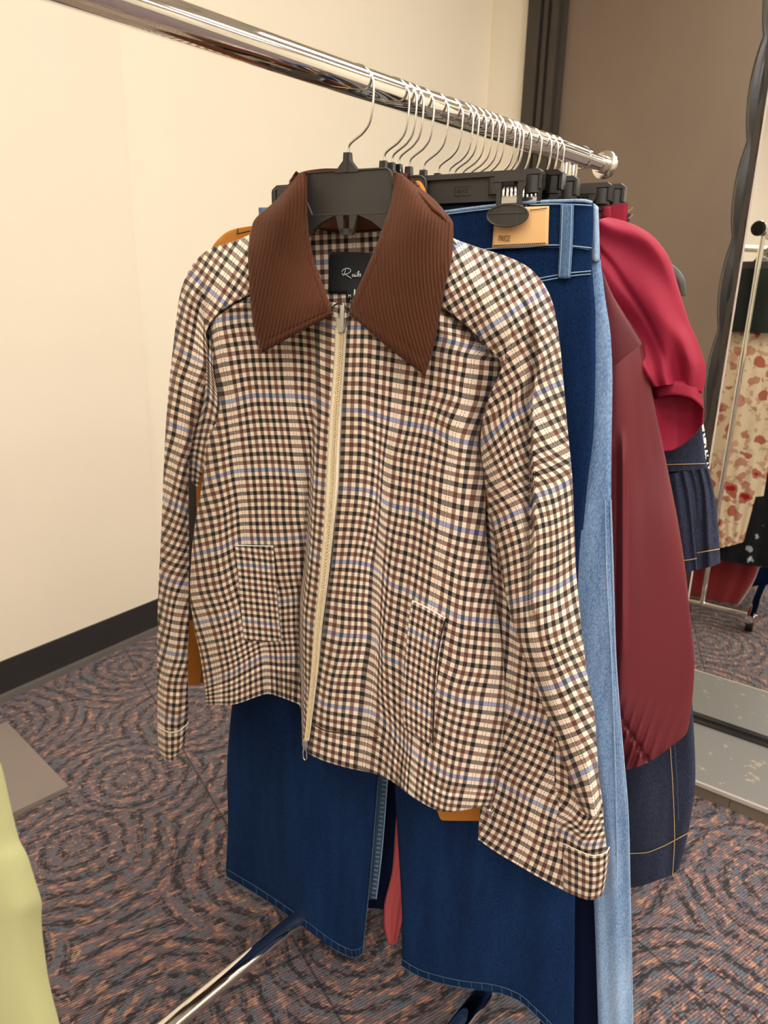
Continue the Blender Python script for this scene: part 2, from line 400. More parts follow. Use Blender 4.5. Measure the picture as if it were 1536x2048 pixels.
class MB:
    def __init__(s): s.v = []; s.f = []
    def add(s, V, Fc):
        o = len(s.v); s.v += [tuple(map(float, p)) for p in V]; s.f += [tuple(i + o for i in q) for q in Fc]; return s
    def tube(s, pts, rad, seg=8): return s.add(*tube_geo(pts, rad, seg))
    def box(s, c, ax, h):
        c = np.asarray(c, float); X, Y, Z = [np.asarray(a, float) for a in ax]
        V = [c + X * h[0] * i + Y * h[1] * j + Z * h[2] * k for k in (-1, 1) for j in (-1, 1) for i in (-1, 1)]
        return s.add(V, [(0, 2, 3, 1), (4, 5, 7, 6), (0, 1, 5, 4), (2, 6, 7, 3), (0, 4, 6, 2), (1, 3, 7, 5)])
    def prism(s, poly, fn, d0, d1, bev=0.0):
        """polygon in (a,b) extruded along d with a small chamfer; fn maps a,b,d to a point"""
        p = np.asarray(poly, float); n = len(p)
        if bev > 0:
            c = p.mean(0); q = p + (c - p) / (np.linalg.norm(c - p, axis=1)[:, None] + 1e-9) * bev
            lv = [(q, d0), (p, d0 + bev), (p, d1 - bev), (q, d1)]
        else: lv = [(p, d0), (p, d1)]
        V = [fn(a, b, d) for (pp, d) in lv for a, b in pp]; Fc = []
        for k in range(len(lv) - 1):
            for i in range(n):
                j = (i + 1) % n; Fc.append((k * n + i, k * n + j, (k + 1) * n + j, (k + 1) * n + i))
        Fc.append(tuple(range(n))[::-1]); Fc.append(tuple((len(lv) - 1) * n + i for i in range(n)))
        return s.add(V, Fc)
    def obj(s, name, mat, parent=None, smooth=False, local=False, label=None):
        o = mesh_obj(name, s.v, s.f, mat, parent, smooth=smooth, local=local, label=label)
        bm = bmesh.new(); bm.from_mesh(o.data); bmesh.ops.recalc_face_normals(bm, faces=bm.faces); bm.to_mesh(o.data); bm.free()
        if smooth:
            try: o.data.set_sharp_from_angle(angle=math.radians(40))
            except Exception: pass
        return o
def path_px(fr, pts, n=40):
    A = pchip(np.array([(p[0], p[1], p[2]) for p in pts], float), n); return fr.px(A[:, 0], A[:, 1], A[:, 2])
def thread(name, fr, pts, mat, parent, rad=0.0005, n=60, dash=0):
    P = path_px(fr, pts, n); mb = MB()
    if dash:
        for i in range(0, n - dash, dash + max(1, dash // 2)): mb.tube(P[i:i + dash + 1], rad, 5)
    else: mb.tube(P, rad, 6)
    return mb.obj(name, mat, parent, smooth=True)
def text_mesh(txt, size, sx=1.0, ext=0.0002):
    c = bpy.data.curves.new('lettering', 'FONT'); c.body = txt; c.size = size; c.extrude = ext; c.align_x = 'CENTER'; c.align_y = 'CENTER'
    o = bpy.data.objects.new('lettering', c); COL.objects.link(o)
    dg = bpy.context.evaluated_depsgraph_get(); me = bpy.data.meshes.new_from_object(o.evaluated_get(dg))
    v = [(q.co.x * sx, q.co.y, q.co.z) for q in me.vertices]; f = [tuple(p.vertices) for p in me.polygons]
    bpy.data.objects.remove(o); bpy.data.curves.remove(c); bpy.data.meshes.remove(me)
    return v, f
def text_obj(name, txt, fr, px, py, d, size, sx, mat, parent, tilt=0.0):
    o0 = fr.px(np.array([px]), np.array([py]), np.array([d]))[0]; v, f = text_mesh(txt, size, sx)
    ct, st = math.cos(tilt), math.sin(tilt)
    V = [o0 + fr.u * (a * ct - b * st) + ZUP * (a * st + b * ct) + fr.n * c for a, b, c in v]
    return mesh_obj(name, V, f, mat, parent, smooth=False)
def copy_tree(o, parent=None):
    c = o.copy(); COL.objects.link(c); c.parent = parent
    for ch in list(o.children): copy_tree(ch, c)
    return c
# ================================================================== ROOM
WA = floor_pt(0, 1393.4); WB = floor_pt(314, 1255.3)
E1 = (WB - WA) / np.linalg.norm(WB - WA); E2 = np.array([E1[1], -E1[0], 0.0])
def on_line(px, py, o, d):
    r = rays(px, py); a = np.array([[d[0], -r[0]], [d[1], -r[1]]]); b = CAM[:2] - o[:2]
    return np.linalg.solve(a, b)[0]
KC = WA + E1 * on_line(980, 100, WA, E1)                   # far left corner of the room
HC = 3.05; RW = 12.0; RL = 14.0
def rp(a, b, z): return KC - E1 * a + E2 * b + ZUP * z     # a back from the far wall, b from the left wall
def slab(name, c0, c1, mat, kind=True, parent=None):
    a0, b0, z0 = c0; a1, b1, z1 = c1
    mb = MB().box(rp((a0 + a1) / 2, (b0 + b1) / 2, (z0 + z1) / 2), (E1, E2, ZUP), (abs(a1 - a0) / 2, abs(b1 - b0) / 2, abs(z1 - z0) / 2))
    o = mb.obj(name, mat, parent)
    if kind and parent is None: structure(o)
    return o
slab('floor', (-0.1, -0.1, -0.05), (RL + .1, RW + .1, 0), CARPET)
cl = slab('ceiling', (-0.1, -0.1, HC), (RL + .1, RW + .1, HC + .06), CEIL)
mb = MB()
for i in range(1, int(RL / 0.61) + 1): mb.box(rp(i * .61, RW / 2, HC - .002), (E1, E2, ZUP), (.012, RW / 2, .004))
for i in range(1, int(RW / 0.61) + 1): mb.box(rp(RL / 2, i * .61, HC - .002), (E1, E2, ZUP), (RL / 2, .012, .004))
mb.obj('ceiling_grid', GRID, cl)
slab('wall_left', (-.1, -.12, 0), (RL + .1, 0, HC), WALL)
aj = np.linalg.norm(KC - (WA + E1 * on_line(282, 700, WA, E1)))
slab('wall_left_pier', (aj, 0, 0), (RL, .012, HC), WALL_P)
slab('wall_right', (-.1, RW, 0), (RL + .1, RW + .12, HC), WALL)
slab('wall_front', (RL, -.1, 0), (RL + .12, RW + .1, HC), WALL)
b1, b2, b3 = [on_line(p, 100, KC, E2) for p in (1056, 1079.7, 1124.6)]
b4 = b3 + 1.9; b5 = b4 + (b3 - b1)
slab('wall_back', (-.12, -.1, 0), (0, b1, HC), WALL)
w2 = slab('wall_back_side', (-.12, b5, 0), (0, RW + .1, HC), WALL)
w3 = slab('wall_back_header', (-.12, b1, 2.55), (0, b5, HC), WALL)
# tall brown door with a stepped dark frame
fr_ = MB()
def fbox(a0, a1, q0, q1, z0, z1): fr_.box(rp((a0 + a1) / 2, (q0 + q1) / 2, (z0 + z1) / 2), (E1, E2, ZUP), (abs(a1 - a0) / 2, abs(q1 - q0) / 2, (z1 - z0) / 2))
wd = b3 - b1
for s, (x0, sg) in enumerate(((b1, 1), (b5, -1))):
    for q0, q1, a0 in ((0, .36, .03), (.36, .44, .005), (.44, .56, .02), (.56, .66, .0), (.66, .86, .018), (.86, 1.0, -.01)):
        fbox(a0, -.10, x0 + sg * wd * q0, x0 + sg * wd * q1, 0, 2.55)
fbox(.03, -.10, b1, b5, 2.48, 2.55)
dfr = structure(fr_.obj('door_1', DARKTRIM))
slab('door_leaf', (-.085, b3, .012), (-.04, (b3 + b4) / 2 - .002, 2.48), DOOR, False, dfr)
slab('door_leaf', (-.085, (b3 + b4) / 2 + .002, .012), (-.04, b4, 2.48), DOOR, False, dfr)
def base(name, c0, c1, nrm):
    o = slab(name, c0, c1, BASEB); return o
hb = (floor_pt(300.8, 1261.1) - CAM); hb = 0.105
slab('baseboard_left', (0, 0, 0), (RL, .018, hb), BASEB)
o = slab('baseboard_left_cove', (0, .018, 0), (RL, .034, .016), BASELIP)
slab('baseboard_back', (0, 0, 0), (.01, b1, hb), BASEB)
slab('baseboard_right', (0, RW - .01, 0), (RL, RW, hb), BASEB)
slab('baseboard_front', (RL - .01, 0, 0), (RL, RW, hb), BASEB)
# ceiling light panels
proto = None
k = 0
for ia, a_ in enumerate((1.0, 2.83, 4.66, 6.49, 9.2, 12.2)):
    for ib, b_ in enumerate((1.75, 3.35, 4.95, 7.6, 10.4)):
        loc = rp(a_, b_, HC - .012)
        lab = 'ceiling light panel, %s from the back wall, in the %s row' % (('nearest', 'second', 'third', 'fourth', 'fifth', 'farthest')[ia], ('leftmost', 'second', 'middle', 'fourth', 'rightmost')[ib])
        ang = math.atan2(E1[1], E1[0])
        if proto is None:
            proto = r = thing('ceiling_light', lab, 'ceiling light', loc, 'recessed ceiling light panels', ang)
            f = MB()
            X, Y, Z = np.eye(3)
            for sx, sy, hx, hy in ((.59, 0, .015, .3), (-.59, 0, .015, .3), (0, .29, .6, .015), (0, -.29, .6, .015)): f.box((sx, sy, 0), (X, Y, Z), (hx, hy, .012))
            f.obj('light_frame', GRID, r, local=True)
            MB().box((0, 0, -.002), (X, Y, Z), (.575, .275, .004)).obj('diffuser', LAMP, r, local=True)
        else:
            r = copy_tree(proto); r.location = loc; r['label'] = lab

# ================================================================== MIRROR
ZP = .036
M0 = floor_pt(1343, 1420, ZP)
YM = math.radians(37.2)
MN = np.array([-math.sin(YM), -math.cos(YM), 0]); MR = np.array([math.cos(YM), -math.sin(YM), 0])
mt = thing('standing_mirror', 'tall standing mirror with black wavy frame, reflecting the floral dress, on a scuffed base', 'mirror', tuple(M0))
def mp(x, z, d): return M0 + MR * x + ZUP * z + MN * d
MWD, MHT = .72, 1.62
MB().prism([(0, 0.012), (MWD, 0.012), (MWD, MHT), (0, MHT)], mp, -.004, 0.0).obj('mirror_glass', MIRROR, mt)
e = MB(); e.prism([(-.004, .008), (0, .008), (0, MHT), (-.004, MHT)], mp, -.004, 0.0); e.obj('glass_edge', GLASSE, mt)
# frame: a dished black moulding with a scalloped outer edge
def strip(p0, dr, out, L, n, w0):
    V = []; Fc = []; prof = [(0, -.002), (.25, -.012), (.55, -.010), (.8, -.006), (1.0, -.016), (1.0, -.03), (0, -.03)]
    for i in range(n + 1):
        s = L * i / n; ph = (s % .19) / .19; wv = w0 * (.78 + .30 * math.sin(PI * ph) ** 0.8)
        for q, d in prof:
            ww = q * wv; V.append(p0 + dr * s + out * ww + MN * (d + .006 * math.sin(PI * ph) * (q > .2) * (d > -.02)))
    m = len(prof)
    for i in range(n):
        for k in range(m):
            a0 = i * m + k; b0 = i * m + (k + 1) % m; Fc.append((a0, b0, b0 + m, a0 + m))
    Fc.append(tuple(range(m))[::-1]); Fc.append(tuple(n * m + i for i in range(m)))
    return V, Fc
f = MB()
f.add(*strip(mp(-.004, -.0, 0), ZUP, -MR, MHT + .03, 140, .036))
f.add(*strip(mp(MWD + .004, -.0, 0), ZUP, MR, MHT + .03, 140, .036))
f.add(*strip(mp(-.05, MHT, 0), MR, ZUP, MWD + .1, 80, .036))
f.prism([(-.05, 0), (MWD + .05, 0), (MWD + .05, .012), (-.05, .012)], mp, -.03, .006)
f.obj('mirror_frame', FRAMEB, mt, smooth=True)
V, Fc = strip(mp(-.05, 0.0, .018), MR, MN * .9 - ZUP * .0, MWD + .1, 70, .026)
MB().prism([(-.05, -.0), (MWD + .05, -.0), (MWD + .05, .006), (-.05, .006)], mp, .006, .022).obj('bottom_rail', FRAMEB, mt)
MB().prism([(-.02, 0.0), (MWD + .02, 0.0), (MWD + .02, MHT), (-.02, MHT)], mp, -.026, -.006).obj('backing_board', DARKTRIM, mt)
PF = floor_pt(1391, 1563.6, ZP); dp = float((PF - M0) @ MN)
pl = thing('mirror_base', 'scuffed grey base board with silver front edging under the mirror', 'base board', tuple(mp(.35, -ZP, dp / 2)))
MB().prism([(-.12, 0), (MWD + .12, 0), (MWD + .12, -.008), (-.12, -.008)], mp, -.12, dp - .006).obj('board_top', BOARD, pl)
b = MB()
for i in range(9):
    x0 = -.12 + i * (MWD + .24) / 9
    b.prism([(x0 + .0006, -.008), (x0 + (MWD + .24) / 9 - .0006, -.008), (x0 + (MWD + .24) / 9 - .0006, -ZP), (x0 + .0006, -ZP)], mp, -.12, dp - .003)
b.obj('board_side', BOARDS, pl)
MB().prism([(-.122, .001), (MWD + .122, .001), (MWD + .122, -.008), (-.122, -.008)], mp, dp - .006, dp).obj('edging', BOARDE, pl)

# dark board on the floor at left
A_ = floor_pt(20, 1449, .012); B_ = floor_pt(138, 1571.5, .012); C_ = floor_pt(27, 1622.6, .012)
dx = (B_ - A_) / np.linalg.norm(B_ - A_); dy = (C_ - B_); dy -= dx * (dy @ dx); dy /= np.linalg.norm(dy)
L1 = np.linalg.norm(B_ - A_)
o = MB().prism([(-.02, 0), (L1, 0), (L1, .62), (-.02, .62)], lambda a, b, d: A_ + dx * a + dy * b + ZUP * d, -.012, 0.0, .001).obj('floor_board', MATB)
tag(o, 'flat taupe board lying on the carpet at the left, beside the olive green garment', 'board')

# ================================================================== GARMENT RACK
RR = .0144
rack = thing('clothes_rack', 'chrome rolling clothes rack with a round rail carrying the hung garments', 'clothes rack', tuple((P0 + RDIR * -.3) * np.array([1, 1, 0])))
def rt(t, w=0.0, dz=0.0): return P0 + RDIR * (t * S) + WDIR * w + ZUP * dz
ZB = .068; WBAR = .149
m = MB().tube([rt(t) for t in np.linspace(-1.55, .5367, 24)], RR, 40); m.tube([rt(.528), rt(.5367)], RR + .0008, 40); m.obj('hanging_rail', CHROME, rack, smooth=True)
ext = MB().tube([rt(.53), rt(.612)], .0105, 32).obj('rail_extension', CHROME, rack, smooth=True)
cap = MB()
cap.tube([rt(.590), rt(.596), rt(.612)], np.array([.0118, .0128, .0128]), 32); cap.tube([rt(.6118), rt(.613), rt(.6165), rt(.6175)], np.array([.019, .0203, .0203, .019]), 48)
co = cap.obj('end_cap', plain('satin_chrome_cap', (.86, .84, .78), .16, 1.0), rack, smooth=True)
MB().tube([rt(.6175), rt(.6195), rt(.621)], np.array([.0195, .0195, .012]), 40).obj('cap_face', GLOSSB, co, smooth=True)
for t in (.478, .503):
    MB().tube([rt(t, 0, -RR * .6), rt(t, 0, ZB - P0[2])], .0062, 24).obj('post', CHROME, rack, smooth=True)
for t in (-1.46, -1.50):
    MB().tube([rt(t, 0, -RR * .6), rt(t, 0, ZB - P0[2])], .0078, 24).obj('post', CHROME, rack, smooth=True)
zb = ZB - P0[2]
for w_ in (-WBAR, WBAR):
    MB().tube([rt(t, w_, zb) for t in (-1.52, -.5, .54)], .0135, 28).obj('base_bar', CHROME, rack, smooth=True)
for t in (-1.48, .494):
    MB().tube([rt(t, -WBAR - .02, zb), rt(t, WBAR + .02, zb)], .011, 24).obj('cross_bar', CHROME, rack, smooth=True)
for t in (-1.50, .46):
    for w_ in (-WBAR, WBAR):
        c = MB(); p = rt(t, w_, 0); g = np.array([p[0], p[1], 0])
        c.tube([g + ZUP * .026 - WDIR * .011, g + ZUP * .026 + WDIR * .011], .0255, 28)
        q = c.obj('caster', RUBBER, rack, smooth=True)
        MB().box(g + ZUP * .045, (RDIR, WDIR, ZUP), (.012, .015, .012)).obj('caster_fork', CHROME, q)

# ================================================================== HANGERS
HKT = [-.003, .046, .072, .085, .105, .134, .164, .187, .2, .217, .233, .249, .265, .29, .303, .312, .335, .363, .394, .414, .433]
HDL = [16, 15, 12, 12, 12, 12, 12, 12, 11, 11, 11, 10, 5, 5, 3, 6, 2, 5, 0, 0, 0]
UC = -.011
HOOK = [(-.0105, -.070), (-.0102, -.0570), (.0066, -.0448), (.0130, -.0368), (.0166, -.0208), (.0172, -.0035), (.0128, .0068), (.0034, .0136), (-.0060, .0157), (-.0128, .0140), (-.0180, .0085), (-.0198, .0010), (-.0192, -.0050)]
def hook_obj(parent):
    A = pchip(np.array([(a, 0.0, b) for a, b in HOOK]), 60)
    return MB().tube(A, .0014, 10).obj('hook', STEEL, parent, smooth=True, local=True)
LF = lambda a, b, d: np.array([a, -d, b])
def rrect(x0, x1, z0, z1, r, n=5):
    out = []
    for cx, cz, a0 in ((x1 - r, z1 - r, 0), (x0 + r, z1 - r, 90), (x0 + r, z0 + r, 180), (x1 - r, z0 + r, 270)):
        for i in range(n + 1):
            a = math.radians(a0 + 90 * i / n); out.append((cx + r * math.cos(a), cz + r * math.sin(a)))
    return out
def neck_post(mb):
    mb.prism([(UC - .0036, -.0625), (UC + .0036, -.0625), (UC + .0042, -.070), (UC + .0145, -.0815), (UC - .0145, -.0815), (UC - .0042, -.070)], LF, -.0035, .0035, .0006)
    mb.prism([(UC - .0016, -.064), (UC + .0016, -.064), (UC + .0016, -.081), (UC - .0016, -.081)], LF, .0034, .0055)
def shirt_hanger(label, loc, rot, hl, drop=0.0):
    h = thing('clothes_hanger', label, 'hanger', loc, 'hangers along the chrome rail', rot); hook_obj(h)
    mb = MB(); neck_post(mb)
    pr = rrect(UC - .051, UC + .051, -.121, -.0795, .008)
    mb.prism(pr, LF, -.003, .002, .0004)
    ring = [LF(a, b, .002) for a, b in pr + pr[:1]]; mb.tube(ring, .0013, 6)
    for s in (1, -1):
        poly = [(.040, -.1205), (.051, -.098), (.10, -.113), (.15, -.137), (hl - .02, -.163), (hl - .004, -.173), (hl, -.181), (hl - .004, -.1875), (hl - .022, -.184), (.14, -.168), (.10, -.157), (.062, -.146), (.05, -.143), (.038, -.134), (.028, -.127), (.013, -.1212)]
        mb.prism([(UC + s * a, b - drop * max(0.0, a - .05)) for a, b in poly], LF, -.005, .003, .001)
    for s in (1, -1): mb.prism([(UC + s * .013, -.1205), (UC + s * .0035, -.1205), (UC + s * .0035, -.139), (UC + s * .0078, -.139)], LF, -.002, .003)
    mb.prism(rrect(UC - .0078, UC + .0078, -.1405, -.1345, .002), LF, -.002, .003)
    mb.obj('hanger_body', BLACK, h, local=True, smooth=True)
    return h
def clip_obj(cu, parent, mat):
    mb = MB()
    for d0, d1 in ((.0125, .016), (-.016, -.0125)):
        for s in (1, -1):
            mb.prism([(cu + s * .0155, -.0845), (cu + s * .0085, -.0845), (cu + s * .0085, -.112), (cu + s * .0128, -.112), (cu + s * .0135, -.099), (cu + s * .0162, -.094)], LF, d0, d1, .0005)
        mb.prism([(cu - .0162, -.0838), (cu + .0162, -.0838), (cu + .0158, -.0905), (cu - .0158, -.0905)], LF, d0, d1 + .001 * (d0 > 0), .0005)
        ell = [(cu + .0215 * math.cos(a), -.1213 + .0105 * math.sin(a) * (1.0 if math.sin(a) < 0 else .95)) for a in np.linspace(0, 2 * PI, 28)[:-1]]
        mb.prism(ell, LF, d0, d1, .0006)
        dd = d1 if d0 > 0 else d0
        mb.tube([LF(a, b, dd) for a, b in ell + ell[:1]], .0010, 6)
        mb.tube([LF(cu - .020, -.1195, dd), LF(cu + .020, -.1195, dd)], .0007, 6)
        for s in (-1, 1): mb.tube([LF(cu + s * .0085, -.112, dd), LF(cu + s * .0098, -.1305, dd)], .0007, 6)
    for s in (-1, 1):
        mb.tube([LF(cu + s * .0195, -.0845, 0), LF(cu + s * .0195, -.100, 0)], .0085, 14)
    c = mb.obj('clip', mat, parent, local=True, smooth=True)
    sp = MB()
    for i in range(4): sp.tube([LF(cu - .0062 + i * .004, -.0935, .0118), LF(cu - .0060 + i * .0041, -.098, .0150), LF(cu - .0058 + i * .0042, -.104, .0150)], .0016, 8)
    sp.prism([(cu - .0078, -.103), (cu + .0085, -.103), (cu + .0078, -.110), (cu - .0078, -.110)], LF, .012, .0145)
    sp.obj('spring', STEEL, c, local=True, smooth=True)
    return c
def clip_hanger(label, loc, rot, hl, mat):
    h = thing('clip_hanger', label, 'hanger', loc, 'hangers along the chrome rail', rot); hook_obj(h)
    mb = MB(); neck_post(mb); u0 = -.003
    mb.prism([(u0 - hl + .002, -.083), (u0 + hl - .002, -.083), (u0 + hl - .002, -.1035), (u0 + hl - .008, -.1062), (u0 - hl + .008, -.1062), (u0 - hl + .002, -.1035)], LF, -.003, .003, .0006)
    mb.prism([(u0 - hl, -.0815), (u0 - hl + .004, -.0785), (u0 + hl - .004, -.0785), (u0 + hl, -.0815), (u0 + hl, -.0835), (u0 - hl, -.0835)], LF, -.007, .007, .0008)
    for s in (-1, 1): mb.prism([(u0 + s * (hl - .003), -.0835), (u0 + s * hl, -.0835), (u0 + s * hl, -.097), (u0 + s * (hl - .003), -.097)], LF, -.007, .007, .0006)
    mb.prism([(u0 - hl + .01, -.1045), (u0 + hl - .01, -.1045), (u0 + hl - .01, -.1062), (u0 - hl + .01, -.1062)], LF, -.005, .005, .0005)
    mb.obj('hanger_bar', mat, h, local=True, smooth=True)
    for s in (-1, 1): clip_obj(u0 + s * (hl - .0298), h, mat)
    return h
ORD = ['nearest', 'second', 'third', 'fourth', 'fifth', 'sixth', 'seventh', 'eighth', 'ninth', 'tenth', 'eleventh', 'twelfth', 'thirteenth', 'fourteenth', 'fifteenth', 'sixteenth', 'seventeenth', 'eighteenth', 'nineteenth', 'twentieth', 'last']
CLIP = {2: .164, 3: .178, 4: .165, 5: .172, 8: .182, 9: .190}
SPEC = {0: 'black plastic hanger with chrome hook inside the checked jacket at the near end', 1: 'black plastic hanger with chrome hook carrying the tan jacket, second along the rail',
        2: 'black clip hanger gripping the mid blue jeans beside their tan patch', 3: 'glossy black clip hanger holding the light wash jeans, fourth along the rail',
        8: 'black clip hanger holding the crimson trousers, ninth hook along the rail', 13: 'black hanger whose rounded arm end pokes out behind the crimson sleeve'}
sp0 = None; cp = {}
for i, t in enumerate(HKT):
    f_ = Frame(t, HDL[i]); rot = -(AR - math.radians(HDL[i]))
    lab = SPEC.get(i, 'black plastic hanger with chrome wire hook, %s from the near end of the crowded rail' % ORD[i])
    if i == 20: lab = 'black plastic hanger with chrome wire hook, farthest along the rail beside the posts'
    loc = tuple(f_.o)
    if i == 1: loc = tuple(Frame(.058, 15).o)
    if i in CLIP:
        clip_hanger(lab, loc, rot, CLIP[i], GLOSSB if i == 3 else BLACK)
    elif i in (0, 13) or sp0 is None:
        h = shirt_hanger(lab, loc, rot, .17 if i == 0 else (.215 if i == 13 else (.10 if i == 1 else .205)), {0: .38, 1: 1.6}.get(i, 0.0))
        if i == 6: sp0 = h
        if i == 13:
            a_ = MB()
            for s in (1, -1): a_.tube(pchip(np.array([(UC + s * (q - UC), y, z) for q, y, z in ((.165, 0, -.158), (.195, 0, -.158), (.220, 0, -.1645), (.2365, 0, -.178), (.2415, 0, -.194))]), 24), np.linspace(.010, .0052, 24), 14)
            a_.obj('arm_end', BLACK, h, smooth=True, local=True)
    else:
        h = copy_tree(sp0); h.location = loc; h.rotation_euler = (0, 0, rot); h['label'] = lab
hcl = [o for o in bpy.data.objects if o.get('label') == SPEC[2]][0]
v, f = text_mesh('6012', .0062, 1.0)
o = mesh_obj('embossed_number', [LF(.0755 + a, -.0952 + b, .0031 + c) for a, b, c in v], f, GLOSSB, hcl, smooth=False, local=True)
MB().tube([LF(a, b, .0031) for a, b in rrect(.0668, .0842, -.0996, -.0908, .001) + [(.0842, -.0985)]], .00035, 5).obj('number_frame', GLOSSB, hcl, local=True)
# ================================================================== CHECKED JACKET
JF = Frame(0, 16)
jk = thing('checked_jacket', 'cream, brown and black checked zip jacket with brown corduroy collar, frontmost on the rail', 'jacket', tuple(JF.loc(np.array([UC]), np.array([-.19]), np.array([0.0]))[0]))
def withd(rows, ds):
    """rows: (list of (px,py,u[,v]), v) -> (px,py,d,u,v)"""
    out = []
    n = len(rows)
    for j, (pts, v) in enumerate(rows):
        tt = j / (n - 1); row = []
        for i, p in enumerate(pts):
            d = ds(i, tt); row.append((p[0], p[1], d, p[2], p[3] if len(p) > 3 else v))
        out.append(row)
    return out
Lrows = [
 ([(499,589,13.6),(510,590,14.3),(525,591,15.3),(545,593,16.6),(566,596,18.1),(625,600,21.6),(640,602,22.3),(672,606,23.5)], -2.6),
 ([(456,612,10.7),(468,611.5,11.5),(483,611,12.5),(525,612,15.3),(566,615,18),(622,620,21.5),(640,623,22.3),(671,630,23.5)], -1.5),
 ([(419,650,8.1),(427,645,8.6),(433,641.6,9),(495,633,13.2),(567,638,18),(625,645,21.6),(640,648,22.3),(670,656,23.5)], 0),
 ([(424,726,7.7),(435,723,8.3),(446,720,9),(510,712,13.3),(574,712,18),(627,718,21.5),(639,724,22.2),(667,734,23.5)], 4.5),
 ([(436,807,7.2),(449,805,8.1),(461.5,803,9),(515,791,13),(580.5,792,18),(624,797,21.4),(638,804.5,22),(661,815,23.5)], 9),
 ([(413,884,4.9),(442,880,7),(470,873,9),(530,866,13.4),(590,867,18),(622,869,20.4),(633,882,21.7),(657,891,23.5)], 13.5),
 ([(405,961,3.7),(442,951,6.4),(478,942,9),(540,939.5,13.5),(600,942,18),(619,942,19.4),(628,963,21.4),(653,970,23.5)], 18),
 ([(392,1035,1.8),(440,1025,5.3),(486,1010,9),(545,1008,13.5),(608,1010,18),(616,1010,18.6),(624,1033,21.2),(648,1043,23.5)], 22.5),
 ([(383,1110,0),(437,1097,4.5),(491,1077,9),(546,1078,13.2),(606,1075,17.3),(612.7,1074,17.7),(618.6,1102,21),(643,1117,23.5)], 27),
 ([(380,1182,-1),(440,1172,3.8),(503,1143,9),(553,1142,13),(600,1140,16.7),(606,1140,17.2),(612,1170,21),(637,1185,23.5)], 31.5),
 ([(387,1248,-2.2),(448,1234,3),(516,1207,9),(555,1204,12.2),(593,1200,15.5),(599,1199.6,16),(605,1237,20.8),(630,1252,23.5)], 36),
 ([(400,1310,-2.8),(455,1297,2.5),(524,1266,9),(556,1261,12),(592,1259,15.3),(598,1260,15.8),(606,1308,21),(626,1322,23.5)], 40.5),
 ([(408,1368,-3),(460,1349,2.2),(531,1314,9),(560,1316,11.8),(592,1316,15),(599,1317,15.7),(608,1374,21),(620,1388,23.3)], 45),
 ([(411,1390,-3),(460,1380,2.2),(533,1352,9),(561,1356,11.8),(591,1362,15),(600,1365,15.7),(607,1437,21,49.5),(617,1446,23.2,49.3)], 47.8),
 ([(413,1409,-3),(460,1410,2.2),(535,1388,9),(562,1395,11.8),(590,1406,15),(601,1412,15.7),(606,1498,21,53.8),(613,1502,23,53.6)], 50.5)]
def dL(i, t):
    a = [.015, .032, .034, .026, .020, .012, .034, .045]; b = [.022, .045, .020, .012, .004, -.006, .030, .046]
    return a[i] + (b[i] - a[i]) * max(0, (t - .25) / .75)
LR = withd(Lrows, dL)
LR = [[(r[0][0] + 5, r[0][1], -.03, r[0][3] - 2, r[0][4])] + r for r in LR]
def gather(s, t, A):
    v, u = A[..., 4], A[..., 3]; k = np.clip((v - 45.6) / 2.0, 0, 1)
    w = .0026 * np.sin(u * 3.7) + .0020 * np.sin(u * 6.1 + v) + .0022 * np.sin(u * 2.1 + .6)
    return k * w * np.clip((21 - u) / 3, 0.15, 1) - .004 * np.exp(-((v - 46.2) / .45) ** 2)
fpl = surf('front_panel', LR, JF, PLAID, jk, 110, 190, .0014, ripple=gather)
